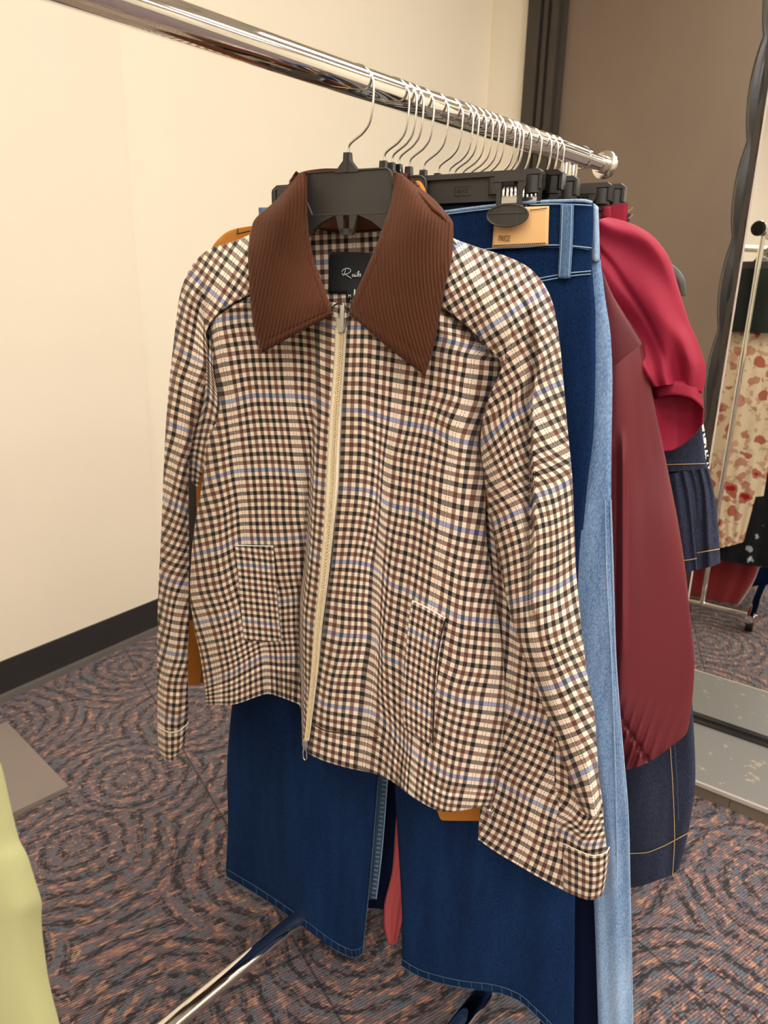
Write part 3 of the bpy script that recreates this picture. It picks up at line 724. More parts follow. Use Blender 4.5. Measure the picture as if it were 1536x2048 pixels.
Rrows = [
 ([(700,600,-7.3),(730,602,-4.9),(765,604,-2.8),(811,608,0),(825,609,.9),(845,610,2),(858,611,2.8),(872,613,3.7),(889,618,4.7)], -3.3),
 ([(697,628,-7.3,-1.5),(728,629,-4.9,-1.6),(763,632,-2.8,-1.7),(809,637,0,-1.8),(828,639,1.2,-1.9),(852,642,2.6,-2),(875,645,4,-2.1),(903,648.5,5.7,-2.2),(933,652,7.5,-2.3)], 0),
 ([(694,655,-7.3),(725,655,-5),(761,659,-2.8),(807,665,0),(832,669,1.5),(867,675.6,3.6),(900,683,5.6),(938,693,7.9),(972,701,10)], 0),
 ([(692,686,-7.3),(724,686,-5),(760,691,-2.8),(803,699,0),(832,704,1.8),(870,712,4.2),(908,720,6.6),(945,727,9),(1005,733,12.7)], 1.7),
 ([(688,745,-7.3),(722,745,-5),(757,750,-2.8),(797,758,0),(826,763,1.8),(866,772,4.3),(902,780,6.7),(936,789,9),(980,795,11.8)], 4.8),
 ([(684,820,-7.3),(720,821,-5),(755,831,-2.7),(789,841,0),(814,847,1.7),(853,855,4.7),(907,879,9),(930,884.6,10.4),(958,888.5,12.2)], 9),
 ([(681,898,-7.3),(720,899,-4.9),(753,909,-2.6),(776,922,0),(796,928,1.5),(840,938,4.8),(898,955,9),(930,962,11),(970,965,13.3)], 13.5),
 ([(677,976.4,-7.3),(720,979,-4.6),(752,988,-2.2),(769,1004,0),(794,1013.5,1.9),(828,1021,4.5),(889,1049,9),(930,1061,11.7),(973,1069,14.6)], 18),
 ([(670,1050,-7.3),(714,1052,-4.4),(748,1061,-1.7),(763,1076,0),(786,1090,2.2),(822,1101,4.7),(877,1127,9),(930,1148,12.6),(986,1155,16.4)], 22.5),
 ([(663.5,1123.5,-7.3),(706,1124.5,-4.2),(740,1131,-1.3),(757,1142,0),(781,1168,2.6),(814,1181,4.9),(866,1208,9),(930,1236,13.3),(998,1244,18.6)], 27),
 ([(655,1190,-7.3),(700,1196,-4.1),(736,1200,-1.2),(754,1210,0),(774,1236,2.6),(808,1252,5),(853,1282,9),(925,1318,13.6),(1008,1328,19.6)], 31.5),
 ([(646,1261,-7.3),(690,1271,-4.5),(728,1273,-1.6),(753,1283,0),(766,1311,2.4),(800,1328,5),(843,1362,9),(925,1401,14.8),(1010,1411.6,20.3)], 36),
 ([(638,1330,-7.3),(675,1344,-4.5),(722,1346,-1.3),(747,1357,0),(766,1378,2.2),(800,1404,5),(836,1430,9),(915,1473,15),(1004,1490,20.9)], 40.5),
 ([(630,1396,-7.3),(654,1409.6,-5.3),(710,1418,-1.6),(740,1424,0),(772,1446,2.2),(800,1478,5),(830,1507,9),(910,1553,15.6),(993,1562.5,21.4)], 45),
 ([(623,1450,-7.3,48.6),(650,1464,-5.3,48.7),(705,1476,-1.6,48.6),(733,1481,0,48.5),(766,1496,2.2,48.3),(796,1520,5,48),(826,1548,9,47.8),(902,1588,15.6,47.4),(988,1588,21.4,46.8)], 48),
 ([(616,1507,-7.3,52.3),(645,1521,-5.3,52.5),(700,1537,-1.6,52.4),(727,1542.5,0,52.3),(760,1551,2.2,52),(792,1568,5,51.3),(822,1592,9,50.8),(895,1624,15.6,50),(980,1610,21.4,48.7)], 52)]
def dR(i, t):
    a = [.045, .050, .046, .038, .034, .036, .042, .036, .004]; b = [.048, .055, .050, .030, .036, .038, .045, .040, .008]
    return a[i] + (b[i] - a[i]) * t
RRW = withd(Rrows, dR)
RRW = [r + [(r[-1][0] - 5, r[-1][1], -.03, r[-1][3] + 2, r[-1][4])] for r in RRW]
def gatherR(s, t, A):
    v, u = A[..., 4], A[..., 3]; k = np.clip((v - 46.5) / 2.0, 0, 1) * np.clip((u - 1.0) / 2.0, 0, 1)
    w = .0026 * np.sin(u * 2.9) + .0019 * np.sin(u * 5.3 + v) + .0024 * np.sin(u * 1.7 + .6)
    seam = 48.6 - np.clip((u - 0) / 20, 0, 1) * 2.2
    return k * w - .004 * np.exp(-((v - seam) / .4) ** 2)
fpr = surf('front_panel', RRW, JF, PLAID, jk, 120, 200, .0014, ripple=gatherR)
bk = lr([((440,560),(990,640),-.032),((425,700),(1000,760),-.034),((445,807),(955,888),-.036),((395,1100),(985,1150),-.036),((400,1300),(1005,1330),-.036)], k=7)
bk.append(R5([(420,1394),(480,1380),(540,1362),(605,1385),(700,1490),(830,1570),(975,1588)], -.034))
bk = [[(p[0], p[1], p[2], (p[0] - 709) / 14.5, (p[1] - 521) / 16.5) for p in r] for r in bk]
surf('back_panel', bk, JF, PLAID, jk, 40, 50, .0014)
# inside of the back, seen through the neck
yk = [[(x, y, d, (x - 709 - (y - 500) * .03) / 16.4, (y - 521 + (x - 700) * .06) / 19.8) for x in (606, 650, 700, 745, 800)] for y, d in ((450, -.043), (500, -.039), (580, -.030), (660, -.012))]
surf('neck_facing', yk, JF, PLAID, jk, 24, 30, .0012)
nb = [[(588,356,-.004),(612,342,-.026),(655,337,-.036),(705,339,-.038),(755,341,-.034),(795,346,-.020),(815,362,-.004)],
      [(594,400,-.006),(620,392,-.030),(660,396,-.040),(705,398,-.042),(755,396,-.038),(788,392,-.024),(808,400,-.006)],
      [(606,455,-.012),(628,457,-.030),(662,462,-.036),(705,464,-.037),(752,461,-.034),(782,450,-.026),(800,440,-.012)]]
surf('collar_back', [R5(r) for r in nb], JF, CORD, jk, 50, 24, .003)
# corduroy collar leaves with real ridges
def leaf(rows, ridx, parent, ph):
    A = dense([R5(r) for r in rows], 190, 150)
    nv, nu = A.shape[:2]; t_, s_ = np.meshgrid(np.linspace(0, 1, nv), np.linspace(0, 1, nu), indexing='ij')
    edge = np.minimum.reduce([s_ / .05, (1 - s_) / .05, (1 - t_) / .045, np.ones_like(s_)]); edge = np.clip(edge, 0, 1)
    roll = -.006 * (1 - np.sqrt(np.clip(1 - (1 - edge) ** 2, 0, 1)))
    stitch = -.0009 * np.exp(-((np.minimum.reduce([s_ * 1.0, 1 - s_, (1 - t_) * 1.1]) - .085) / .012) ** 2)
    soft = .003 * np.sin(s_ * 3.0 + t_ * 4.0) * np.sin(t_ * 3.1)
    A[..., 2] += .0009 * np.cos(2 * PI * ph(A[..., 0], A[..., 1])) + roll + stitch + soft
    P = JF.px(A[..., 0], A[..., 1], A[..., 2])
    o = mesh_obj('collar_leaf', P, gfaces(nv, nu, flip=True), CORD, parent, A[..., 3:5].reshape(-1, 2))
    return solid(o, .0035)
LL = [[(597,346,.006),(603,345,.012),(610,345,.010)], [(554,398,.014),(585,394,.030),(613,398,.022)], [(505,448,.018),(565,446,.044),(617,452,.034)],
      [(496,510,.034),(562,510,.052),(626,510,.044)], [(500,595,.048),(575,580,.060),(646,570,.052)], [(510,662,.054),(588,634,.064),(659,606,.058)], [(522,708,.056),(600,664,.064),(667,629,.058)]]
leaf(LL, 0, jk, lambda x, y: (x + .2 * y + np.maximum(0, 500 - y) * .0009 * np.maximum(0, 500 - y)) / 7.3)
RL_ = [[(791,346,.010),(800,347,.012),(808,352,.006)], [(782,400,.026),(825,392,.036),(866,400,.016)], [(769,445,.038),(840,440,.052),(907,452,.026)],
       [(748,501,.048),(826,502,.060),(905,508,.040)], [(722,561,.054),(808,572,.066),(889,580,.050)], [(704,602,.057),(790,634,.068),(874,650,.056)], [(698,627,.058),(776,695,.066),(850,752,.060)]]
RL_[5][2] = (868, 692, .056)
leaf(RL_, 0, jk, lambda x, y: (x - (-.25 * (y - 350) + .62 * (y - 350) ** 2 / 780)) / 7.4)
# fold of the right leaf over the shoulder
surf('collar_fold', [R5([(822,366,.004),(846,380,.014),(872,402,.006)]), R5([(842,388,.030),(872,408,.030),(898,436,.010)]), R5([(868,416,.040),(890,436,.034),(908,470,.014)])], JF, CORD, jk, 30, 24, .003)
# woven label and size tab
lb = surf('neck_label', [R5([(658,503,-.0335),(702,504,-.0335),(748,505,-.0335)]), R5([(657,545,-.031),(702,546,-.031),(748,547,-.031)]), R5([(656.5,586,-.026),(702,587,-.026),(748,588,-.026)])], JF, LABELM, jk, 12, 12, .0008)
def stroke(pts, parent, fr, d, rad=.00034, conv=None):
    P = [(600 + a / 6.825, 420 + b / 6.825, d) for a, b in pts]
    return path_px(fr, P, max(8, len(pts) * 6))
mb = MB()
for st_ in ([(572, 842), (590, 815), (640, 797), (682, 806), (690, 832), (668, 858), (612, 878)], [(622, 812), (612, 850), (598, 892)], [(575, 862), (590, 890), (612, 878), (650, 900), (700, 932)],
            [(742, 880), (722, 878), (712, 895), (722, 908), (738, 898), (744, 884), (746, 908), (756, 904)], [(764, 882), (762, 908), (774, 904)], [(766, 858), (768, 861)],
            [(780, 904), (798, 868), (806, 835), (796, 838), (786, 880), (788, 908)], [(796, 900), (812, 880), (828, 868), (822, 882), (830, 896), (818, 910), (804, 906)]):
    mb.tube(stroke(st_, lb, JF, -.0275), .0004, 6)
mb.obj('script_lettering', WHITE, lb, smooth=True)
tb = surf('size_tab', [R5([(693,583,-.024),(745,584,-.024)]), R5([(693,601,-.021),(745,602,-.021)])], JF, LABELM, jk, 6, 6, .0006)
text_obj('size_lettering', 'M', JF, 699, 592, -.0210, .0044, 1.1, WHITE, tb)
MB().tube(path_px(JF, [(709.5, 579, -.0225), (708.5, 592, -.0205)], 6), .0008, 6).obj('size_mark', WHITE, tb, smooth=True)
# zip
ZL = [(672,655),(669,724.5),(661.6,816),(657,890),(653.5,965),(648.5,1058),(638,1177),(630,1255),(624,1333),(617,1411),(610,1480)]
ZR = [(693,655),(689,724.5),(682.5,820),(679,898),(676.5,965),(667,1058),(654,1177),(644,1255),(637.5,1333),(628,1411),(617,1481)]
zr = []
for (a, b), (c, d_) in zip(ZL, ZR):
    w_ = c - a; m_ = (a + c) / 2; y = (b + d_) / 2
    zr.append(R5([(a - 1.5, b, .0455), (a + w_ * .30, y, .049), (m_, y, .0478), (c - w_ * .30, y, .049), (c + 1.5, d_, .0455)]))
zp = thing('front_zip', '', '', tuple(jk.location)); zp.parent = jk; zp.location = (0, 0, 0)
for k_ in ('label', 'category'): del zp[k_]
surf('zip_tape', zr, JF, TAPE, zp, 12, 90, .0012)
cen = pchip(np.array([((a + c) / 2, (b + d_) / 2, .0508) for (a, b), (c, d_) in zip(ZL, ZR)]), 184)
CP = JF.px(cen[:, 0], cen[:, 1], cen[:, 2]); mb = MB()
for i in range(183):
    T = CP[i + 1] - CP[i]; L = np.linalg.norm(T); T /= L; X = np.cross(T, JF.n); X /= np.linalg.norm(X)
    for s in (-1, 1): mb.box(CP[i] + X * s * .00125 + T * (L * .5 if s > 0 else 0), (X, T, JF.n), (.0016, L * .25, .0014))
mb.obj('zip_teeth', TEETH, zp, label='fine cream moulded teeth')
for s in (-1, 1):
    q = cen.copy(); q[:, 0] += s * 3.6; q[:, 2] = .0508
    MB().tube(JF.px(q[:, 0], q[:, 1], q[:, 2]), .00075, 6).obj('zip_cord', TAPE, zp, smooth=True)
sl = MB().prism([(-.0052, .006), (.0052, .006), (.0048, -.004), (.0026, -.0085), (-.0026, -.0085), (-.0048, -.004)], lambda a, b, d: JF.px(np.array([684.]), np.array([648.]), np.array([.0515]))[0] + JF.u * a + ZUP * b + JF.n * d, -.001, .004, .0008).obj('zip_slider', NICKEL, zp, smooth=True)
pq = JF.px(np.array([684.]), np.array([632.]), np.array([.058]))[0]
MB().prism([(-.0030, .0125), (.0030, .0125), (.0034, -.0105), (-.0034, -.0105)], lambda a, b, d: pq + JF.u * (a + b * .06) + ZUP * b + JF.n * (d + a * .5), -.0007, .0007, .0002).obj('pull_tab', NICKEL, sl)
MB().tube(path_px(JF, [(663,625,.056),(667,613,.057),(677,607,.058),(688,610,.058),(695,626,.056)], 20), .0009, 6).obj('pull_cord', THREAD_D, sl, smooth=True)
sb = MB().prism([(-.0036, .005), (.0036, .005), (.0036, -.005), (-.0036, -.005)], lambda a, b, d: JF.px(np.array([611.5]), np.array([1486.]), np.array([.052]))[0] + JF.u * a + ZUP * b + JF.n * d, -.001, .003, .0006).obj('zip_slider', NICKEL, zp, smooth=True)
pq2 = JF.px(np.array([610.]), np.array([1507.]), np.array([.054]))[0]
MB().tube([pq2 + JF.u * a + ZUP * b for a, b in ((-.0012, .009), (-.0026, .002), (-.0026, -.007), (0, -.0095), (.0024, -.007), (.0022, .002), (.0010, .009))], .0009, 8).obj('pull_tab', STEEL, sb, smooth=True)
# pockets
lp = [[(469.5,1091,0),(495,1091.5,0),(520,1092,0),(546,1092,0)], [(474,1130,0),(500,1132,0),(525,1134,0),(549,1136,0)], [(478,1172,0),(503,1173,0),(528,1174,0),(552,1176,0)],
      [(483,1232,0),(508,1233,0),(534,1234,0),(557,1235,0)], [(488,1281,0),(512,1281.5,0),(538,1283,0),(562,1283,0)]]
def pk(rows, d0, fu, fv):
    out = []
    for r in rows: out.append([(p[0], p[1], d0(p[0], p[1]), fu(i), fv(p[0], p[1], i)) for i, p in enumerate(r)])
    return out
bl1 = 1128; 
p1 = surf('pocket', pk(lp, lambda x, y: .0400 - (x - 470) / 80 * .0165, lambda i: (1.2, 3.3, 5.4, 7.6)[i], lambda x, y, i: (1128 + i * 2.8 - y) / 12.6 + .0), JF, PLAID, jk, 24, 40, .0022)
thread('pocket_stitching', JF, [(470,1091,.0415),(508,1091.5,.0335),(546,1092,.0260)], WHITE, p1, .0006, 24)
rp_ = [[(823.5,1201.6),(846,1212),(868,1224),(890,1236)], [(818,1240),(840,1252),(862,1265),(884,1276)], [(813,1290),(834,1303),(855,1316),(876,1326)], [(809,1345),(829,1360),(850,1375),(870,1388)],
       [(806,1405),(826,1421),(847,1436),(867,1450)], [(808,1455),(827,1467),(846,1479),(864,1491)]]
p2 = surf('pocket', pk(rp_, lambda x, y: .0475, lambda i: (1.4, 3.4, 5.4, 7.5)[i], lambda x, y, i: (1258 + (0, 11, 23, 35)[i] - y) / 15.6), JF, PLAID, jk, 24, 50, .0024)
thread('pocket_stitching', JF, [(825,1201.6,.0485),(846,1211,.0485),(868,1223,.0485),(889,1236,.0485)], WHITE, p2, .0006, 30)
thread('pocket_edge_shadow', JF, [(891,1238,.0470),(884.5,1262,.0470),(878.5,1292,.0470),(871,1345,.0470),(867.5,1420,.0470),(865,1485,.0470)], THREAD_D, p2, .0011, 40)  # dark tube standing in for the shadow line along the pocket edge
for pts, nm in (([(630,1450,.0495),(650,1461,.0535),(681,1466.5,.0560),(716,1472,.0555),(757,1476,.0500)], 'band_stitching'),):
    thread(nm, JF, pts, THREAD_D, fpr, .0007, 50)
# sleeves
def affL(x, y):
    dx, dy = x - 428, y - 588; return ((dx * 15.1 + 8.9 * dy) / 259, (11.4 * dy - 9.8 * dx) / 259)
def affR(x, y):
    dx, dy = x - 997, y - 642; return ((dx * 17.2 - 8.6 * dy) / 295, (12.9 * dy + 8.5 * dx) / 295)
def arow(pts, aff): return [(x, y, d, *aff(x, y)) for x, y, d in pts]
SLr = [arow([(520,460,-.006),(520,500,.014),(520,540,.026),(520,580,.030)], affL), arow([(495,471,-.006),(496,510,.018),(497,550,.030),(499,590,.034)], affL),
       arow([(462,484,-.008),(460,525,.018),(458,570,.032),(456,613,.035)], affL), arow([(421,497,-.008),(421,545,.020),(420,600,.032),(419,649,.036)], affL),
       arow([(384,531,-.008),(400,560,.018),(408,600,.018),(412,670,.034)], affL), arow([(360,588,-.008),(384,602,.024),(403,625,.018),(416,700,.026)], affL)]
for pts, v in (([(346.5,692,-3),(368,705,-1.7),(394,719,.0),(418,731,1.4)], 9), ([(338,768,-2.5),(360,778,-1),(384,788,.6),(410,800,2.4)], 13.5), ([(332,845,-2.2),(348,851,-1.1),(366,858,0),(387,866,1.4)], 18),
               ([(328,922,-1.4),(345,930,0),(362,938,1.4),(378,942,2.6)], 22.5), ([(325,996,-.3),(340,1004,.9),(357,1013,2.4),(377,1022,4.1)], 27), ([(322,1073,1.8),(338,1082,3),(358,1090,4.7),(378,1095,6.4)], 31.5),
               ([(318,1150,4.5),(335,1159,5.9),(356,1165,7.5),(378,1168.6,9.1)], 36), ([(315.5,1222,5.5),(333,1232,7),(355,1238,9.2),(378,1240,11)], 40.5), ([(314.6,1293,6.8),(333,1304,8.3),(354,1309,10),(376,1310,11.7)], 45),
               ([(314.6,1360,8),(333,1372,9.6),(354,1374,11.3),(376,1373,13)], 49.5), ([(315,1424,8.4),(333,1436,10),(352,1440,11.5),(377,1428,13.3)], 54), ([(316,1462,8.5),(338,1474,10.4),(358,1471,12),(377,1452,13.8)], 56.4)):
    ds = (.0, .024, .028, .012) if v < 15 else (.008, .024, .026, .010)
    SLr.append([(p[0], p[1], ds[i], p[2], v) for i, p in enumerate(pts)])
def crease(s, t, A):
    y = A[..., 1]; k = np.clip((y - 1330) / 90, 0, 1)
    return k * (.0035 * np.sin((y - 20 * s) / 11.0) * np.clip(s * 1.4, 0, 1) + .002 * np.sin(y / 7 + s * 5)) + .003 * np.sin(s * 9 + y / 120.) * np.clip((y - 560) / 80, 0, 1) * (1 - k)
sL = pillow('sleeve', SLr, JF, PLAID, jk, 46, 170, .045, ripple=crease)
cuL = [[(315,1452,.010,8.5,0),(338,1463,.030,10.4,0),(358,1461,.030,12.0,0),(378,1444,.012,13.8,0)], [(316,1474,.010,8.5,1.4),(338,1484,.031,10.4,1.4),(357,1481,.031,12,1.4),(375,1464,.012,13.6,1.4)],
       [(318,1497,.010,8.6,3),(338,1507,.029,10.4,3),(356,1503,.029,12,3),(371,1482,.012,13.3,3)], [(325,1515,.010,9,4.4),(339,1523,.026,10.4,4.4),(353,1516,.026,11.8,4.4),(365,1497,.012,12.8,4.4)]]
pillow('cuff', cuL, JF, PLAID, sL, 36, 24, .042, ripple=lambda s, t, A: .0014 * np.sin(s * 14 + t * 3) * np.clip(s, 0, 1))
thread('cuff_edge', JF, [(316,1454,.012),(327,1460,.026),(340,1465,.033),(357,1462,.033),(368,1454,.026),(377,1446,.014)], TAPE, sL, .0008, 40)
# under-sleeve fold
ua = [[(402,630,.004,0,5),(415,640,.018,1.8,5.4),(430,648,.014,3.4,6)], [(400,690,.004,0,9),(415,712,.022,1.8,9.5),(426,735,.028,3.4,10)], [(398,760,.004,0,14),(417,782,.022,2,18-.0),(437,806,.028,4,18)], [(384,840,.002,0,20),(405,862,.016,2.2,22),(424,880,.024,4.2,23)], [(374,905,.0,0,25),(388,926,.010,1.6,27),(404,945,.016,3.2,27.6)], [(373,950,-.004,0,29),(384,965,.004,1.4,30),(396,975,.006,2.8,31)]]
pillow('underarm', ua, JF, PLAID, sL, 20, 40, .03)
# right sleeve
def seg(a, b, ds): return arow([(a[0] + (b[0] - a[0]) * s, a[1] + (b[1] - a[1]) * s, d) for s, d in zip((0, .25, .5, .68, .74, .87, 1), ds)], affR)
SRr = [seg((878,606), (895,468), (.034, .034, .028, .020, .018, .010, -.008)), seg((889,617), (911,478), (.040, .040, .034, .026, .022, .012, -.008)), seg((933,651), (958,495), (.042, .044, .040, .030, .028, .016, -.008)),
       seg((972,690), (1019,515), (.042, .048, .044, .034, .032, .018, -.008)), seg((1004,732), (1060,537), (.040, .048, .046, .036, .036, .020, -.008)), seg((989,768), (1093,577), (.036, .046, .046, .034, .038, .022, -.008)),
       seg((973,812), (1107,612), (.034, .044, .046, .030, .040, .024, -.008)), seg((964,850), (1119,680), (.034, .042, .044, .026, .042, .026, -.008))]
for pts, v in (([(961,889,-8.9),(994,860,-6),(1026,831,-3),(1060,808.6,0),(1066,794,.6),(1092,779,2.3),(1127,764,4.7)], 9), ([(970,965,-10.5),(1000,950,-8.2),(1030,932,-5.6),(1060,915,-3),(1067,897,-2.6),(1100,882,-.3),(1136,865,2.4)], 13.5),
               ([(983,1050,-13.2),(1010,1036,-11),(1037.6,1024,-9),(1061,1014,-7.2),(1070,994,-7),(1106,981,-4.6),(1145,961.6,-1.8)], 18), ([(999,1128,-13.2),(1022,1118,-11.5),(1043,1110,-10),(1062,1102,-8.8),(1069,1090,-8.5),(1108,1076,-5.5),(1149,1057,-2)], 22.5),
               ([(1015,1206,-12.6),(1030,1202,-11.4),(1046,1198,-10.2),(1060,1194,-9),(1067,1190,-8.6),(1105,1178,-5.8),(1153,1150,-2.2)], 27), ([(1041,1290,-11),(1053,1291,-10.2),(1066,1291,-9.3),(1078,1290,-8.4),(1095,1286,-7.2),(1128,1272,-5),(1163,1252,-2.8)], 31.5),
               ([(1074,1378,-10.6),(1084,1378,-9.9),(1093,1377,-9.3),(1103,1375,-8.6),(1120,1369,-7.6),(1145,1356,-6),(1174,1345,-4.2)], 36), ([(1108,1468,-11),(1118,1467,-10.3),(1127,1465,-9.7),(1137,1462,-9),(1150,1457,-8.2),(1167,1448,-7.2),(1190,1436,-6)], 40.5),
               ([(1138,1557,-11.2),(1147,1554,-10.6),(1156,1549,-10),(1165,1545,-9.5),(1174,1541.6,-9),(1183,1535,-8.4),(1196,1528,-7.7)], 45), ([(1162,1620,-11.4),(1170,1627,-11),(1177,1632,-10.4),(1184,1637,-9.8),(1190,1639,-9.3),(1196,1630,-8.8),(1203,1614,-8.2)], 49)):
    ds = (.024, .042, .044, .022, .042, .028, -.004) if v < 30 else (.026, .034, .040, .042, .042, .034, .004)
    SRr.append([(p[0], p[1], ds[i], p[2], v) for i, p in enumerate(pts)])
sR = pillow('sleeve', SRr, JF, PLAID, jk, 70, 190, .030, ripple=lambda s, t, A: .002 * np.sin(A[..., 1] / 38. + s * 6) * np.clip((A[..., 1] - 850) / 100, 0, 1))
S2r = []
for pts, v in (([(964,1005,-12.4),(980,1018,-11.4),(996,1030,-10.3),(1010,1040,-9.3),(1022,1048,-8.4)], -23), ([(982,1150,-12),(1000,1160,-11),(1015,1168,-10),(1030,1175,-9),(1045,1180,-8)], -14), ([(998,1244,-11.2),(1014,1251,-10.1),(1030,1261,-9),(1045,1268,-8),(1060,1274,-7)], -9), ([(1004,1328,-10.5),(1025,1337,-9),(1045,1345,-7.5),(1065,1352,-6.1),(1085,1360,-4.7)], -4.5),
               ([(1001,1408,-9.6),(1028,1420,-7.9),(1060,1433,-5.7),(1085,1442,-3.8),(1112,1453,-1.8)], 0), ([(992,1482,-8.4),(1026,1500,-6),(1058,1515,-3.7),(1092,1532,-1.2),(1125,1545,1)], 4.5), ([(976,1555,-7.3),(1024,1581,-3.9),(1055,1598,-1.5),(1090,1615,1),(1130,1632,3.8)], 9),
               ([(960,1622,-7),(1006,1648,-3.7),(1045,1668,-.8),(1085,1690,2),(1130,1705,5)], 13), ([(956,1679,-5.5),(995,1706,-2.6),(1034,1729,0),(1080,1756,3),(1130,1782,6)], 16.5)):
    ds = (-.004, .006, .010, .010, .006)
    S2r.append([(p[0], p[1], ds[i], p[2], v) for i, p in enumerate(pts)])
pillow('sleeve_underside', S2r, JF, PLAID, sR, 50, 90, .02, ripple=lambda s, t, A: .0025 * np.sin(s * 12 + t * 3) * np.clip(t * 1.5, 0, 1) - .0015 * np.exp(-((A[..., 4] - 7.2) / .3) ** 2))
S3r = [[(1108,1480,.008,-3,-11),(1138,1490,.012,-1,-11),(1165,1500,.014,1,-11),(1188,1505,.004,3,-11)], [(1108,1560,.008,-3,-6),(1140,1575,.014,-1,-6),(1175,1600,.018,1.5,-6),(1206,1612,.004,4,-6)], [(1104,1610,.006,-2,-3),(1138,1628,.016,0,-3),(1172,1652,.020,3,-3),(1208,1648,.004,6,-3)],
       [(1102,1655,.006,-.5,0),(1135,1668.5,.016,2.2,0),(1174,1690,.020,5,0),(1212,1684,.004,7.6,0)], [(1102,1702,.004,.5,2.6),(1137,1714,.014,2.6,2.6),(1180,1724,.016,5.6,2.6),(1214,1716,.004,8,2.6)]]
pillow('sleeve_end', S3r, JF, PLAID, sR, 40, 40, .02, ripple=lambda s, t, A: .003 * np.sin(t * 9 + s * 4) * np.clip(1 - t, 0, 1))
cuR = [[(1126,1687,.012,0,.4),(1152,1699,.022,2,.4),(1186,1711,.028,4.3,.4),(1210,1706,.026,6,.4),(1220,1693,.012,7.3,.4)], [(1126,1730,.012,0,3.2),(1153,1743,.024,2,3.2),(1186,1754,.030,4.3,3.2),(1208,1746,.026,6,3.2),(1217,1728,.012,7.3,3.2)],
       [(1127,1781,.012,0,6.2),(1152,1792,.022,2,6.2),(1178,1800,.026,4,6.2),(1198,1796,.022,5.6,6.2),(1210,1775,.012,7,6.2)]]
pillow('cuff', cuR, JF, PLAID, sR, 40, 34, .03)
thread('cuff_edge', JF, [(1127,1687,.0135),(1152,1699,.0235),(1186,1711,.0295),(1210,1706,.0275),(1219,1694,.014)], TAPE, sR, .0006, 40)
sn = JF.px(np.array([978.5]), np.array([1623.]), np.array([.012]))[0]
MB().tube([sn - JF.n * .008, sn + JF.n * .001, sn + JF.n * .0022], np.array([.0042, .0042, .0026]), 18).obj('snap_button', STEEL, jk, smooth=True)
# ================================================================== OTHER GARMENTS ON THE RAIL
def garment(name, label, cat, fr, group=None):
    return thing(name, label, cat, tuple(fr.loc(np.array([0.0]), np.array([-.12]), np.array([0.0]))[0]), group)
def folds(amp, n, ph=0.0, start=0.0):
    return lambda s, t, A: amp * np.sin(s * n * 2 * PI + ph + .8 * np.sin(t * 3)) * np.clip((t - start) / .2, 0, 1)
# tan suede jacket
F1 = Frame(.053, 13.5)
g = garment('suede_jacket', 'tan suede jacket hanging directly behind the checked jacket, only its edges showing', 'jacket', F1)
rw = lr([((502,452),(880,474)), ((462,460),(930,510)), ((437,478),(975,545)), ((421,500),(1005,575)), ((398,560),(1030,640)), ((388,800),(1035,900)), ((392,960),(1030,1080)), ((394,1100),(1026,1250)), ((384,1262),(1012,1420))], 0, 7)
rw.append(R5([(378,1371),(400,1366),(520,1370),(640,1420),(868,1608),(887,1641),(1000,1642)]))
pillow('body', rw, F1, SUEDE, g, 60, 70, .010)
surf('collar', [R5([(816,372,.0),(836,361,.004),(850,376,.0)]), R5([(830,386,.006),(846,384,.010),(860,402,.004)]), R5([(846,412,.008),(858,414,.010),(872,424,.004)])], F1, SUEDE, g, 16, 16, .003)
thread('shoulder_stitching', F1, [(476,457,.003),(474,468,.006),(500,462,.008)], THREAD_D, g, .0007, 20)
surf('dark_gap_sheet', lr([((372,900),(402,905),-.004), ((370,1050),(398,1055),-.004), ((370,1180),(396,1180),-.004), ((370,1262),(396,1262),-.004)], 0, 4), F1, LABELM, g, 8, 20, .0015)
pillow('sleeve', lr([((374,1240),(390,1240)), ((375,1300),(400,1302)), ((375,1345),(404,1342)), ((378,1372),(398,1368))], .012, 4), F1, SUEDE, g, 16, 24, .02)

# mid blue jeans with the tan patch
F2 = Frame(.078, 12)
g = garment('jeans', 'mid blue wide leg jeans with a tan back patch, hanging behind the checked jacket', 'jeans', F2)
wr = [[(640,446),(760,436),(870,426),(976,412.5),(1046,405.5),(1110,402),(1150,401),(1187,408)], [(636,500),(760,490),(870,480),(976,467),(1050,462),(1110,456),(1150,454),(1186,462)], [(632,548),(760,538),(870,524),(985,501),(1050,498),(1110,494),(1150,494),(1184,500)]]
wb = pillow('waistband', [R5(r, .004) for r in wr], F2, DENIM, g, 70, 20, .022, bulge=.004)
yr = [[(632,540),(780,530),(900,516),(1000,500),(1084,496),(1140,496),(1184,502)], [(630,640),(780,625),(900,600),(1000,572),(1084,556),(1140,548),(1184,546)]]
pillow('yoke', [R5(r, .001) for r in yr], F2, DENIM, g, 60, 16, .022, bulge=.004)
pillow('seat', lr([((630,600),(1184,540)), ((622,700),(1191,640)), ((612,800),(1191,720)), ((600,900),(1188,850)), ((585,1000),(1176,960)), ((570,1080),(1166,1060))], 0, 7), F2, DENIM, g, 60, 40, .03, bulge=.006, ripple=folds(.002, 3))
lgr = lr([((790,1000),(1176,960)), ((782,1150),(1158,1120)), ((782,1300),(1153,1300)), ((790,1574),(1151,1560)), ((804,1838),(1150,1800))], 0, 7)
lgr.append(R5([(803,1933),(848,1958),(926,1977),(983,1984),(1034,2001),(1078,2038),(1147,2112)]))
r_leg = pillow('leg', lgr, F2, DENIM, g, 60, 80, .03, bulge=.006, ripple=folds(.0025, 2.5, .5, .4))
lgl = lr([((585,960),(800,1010)), ((520,1200),(778,1300)), ((464,1408),(764,1450)), ((454,1545),(757,1553)), ((456,1640),(751,1630)), ((452,1738),(742,1740))], 0, 7)
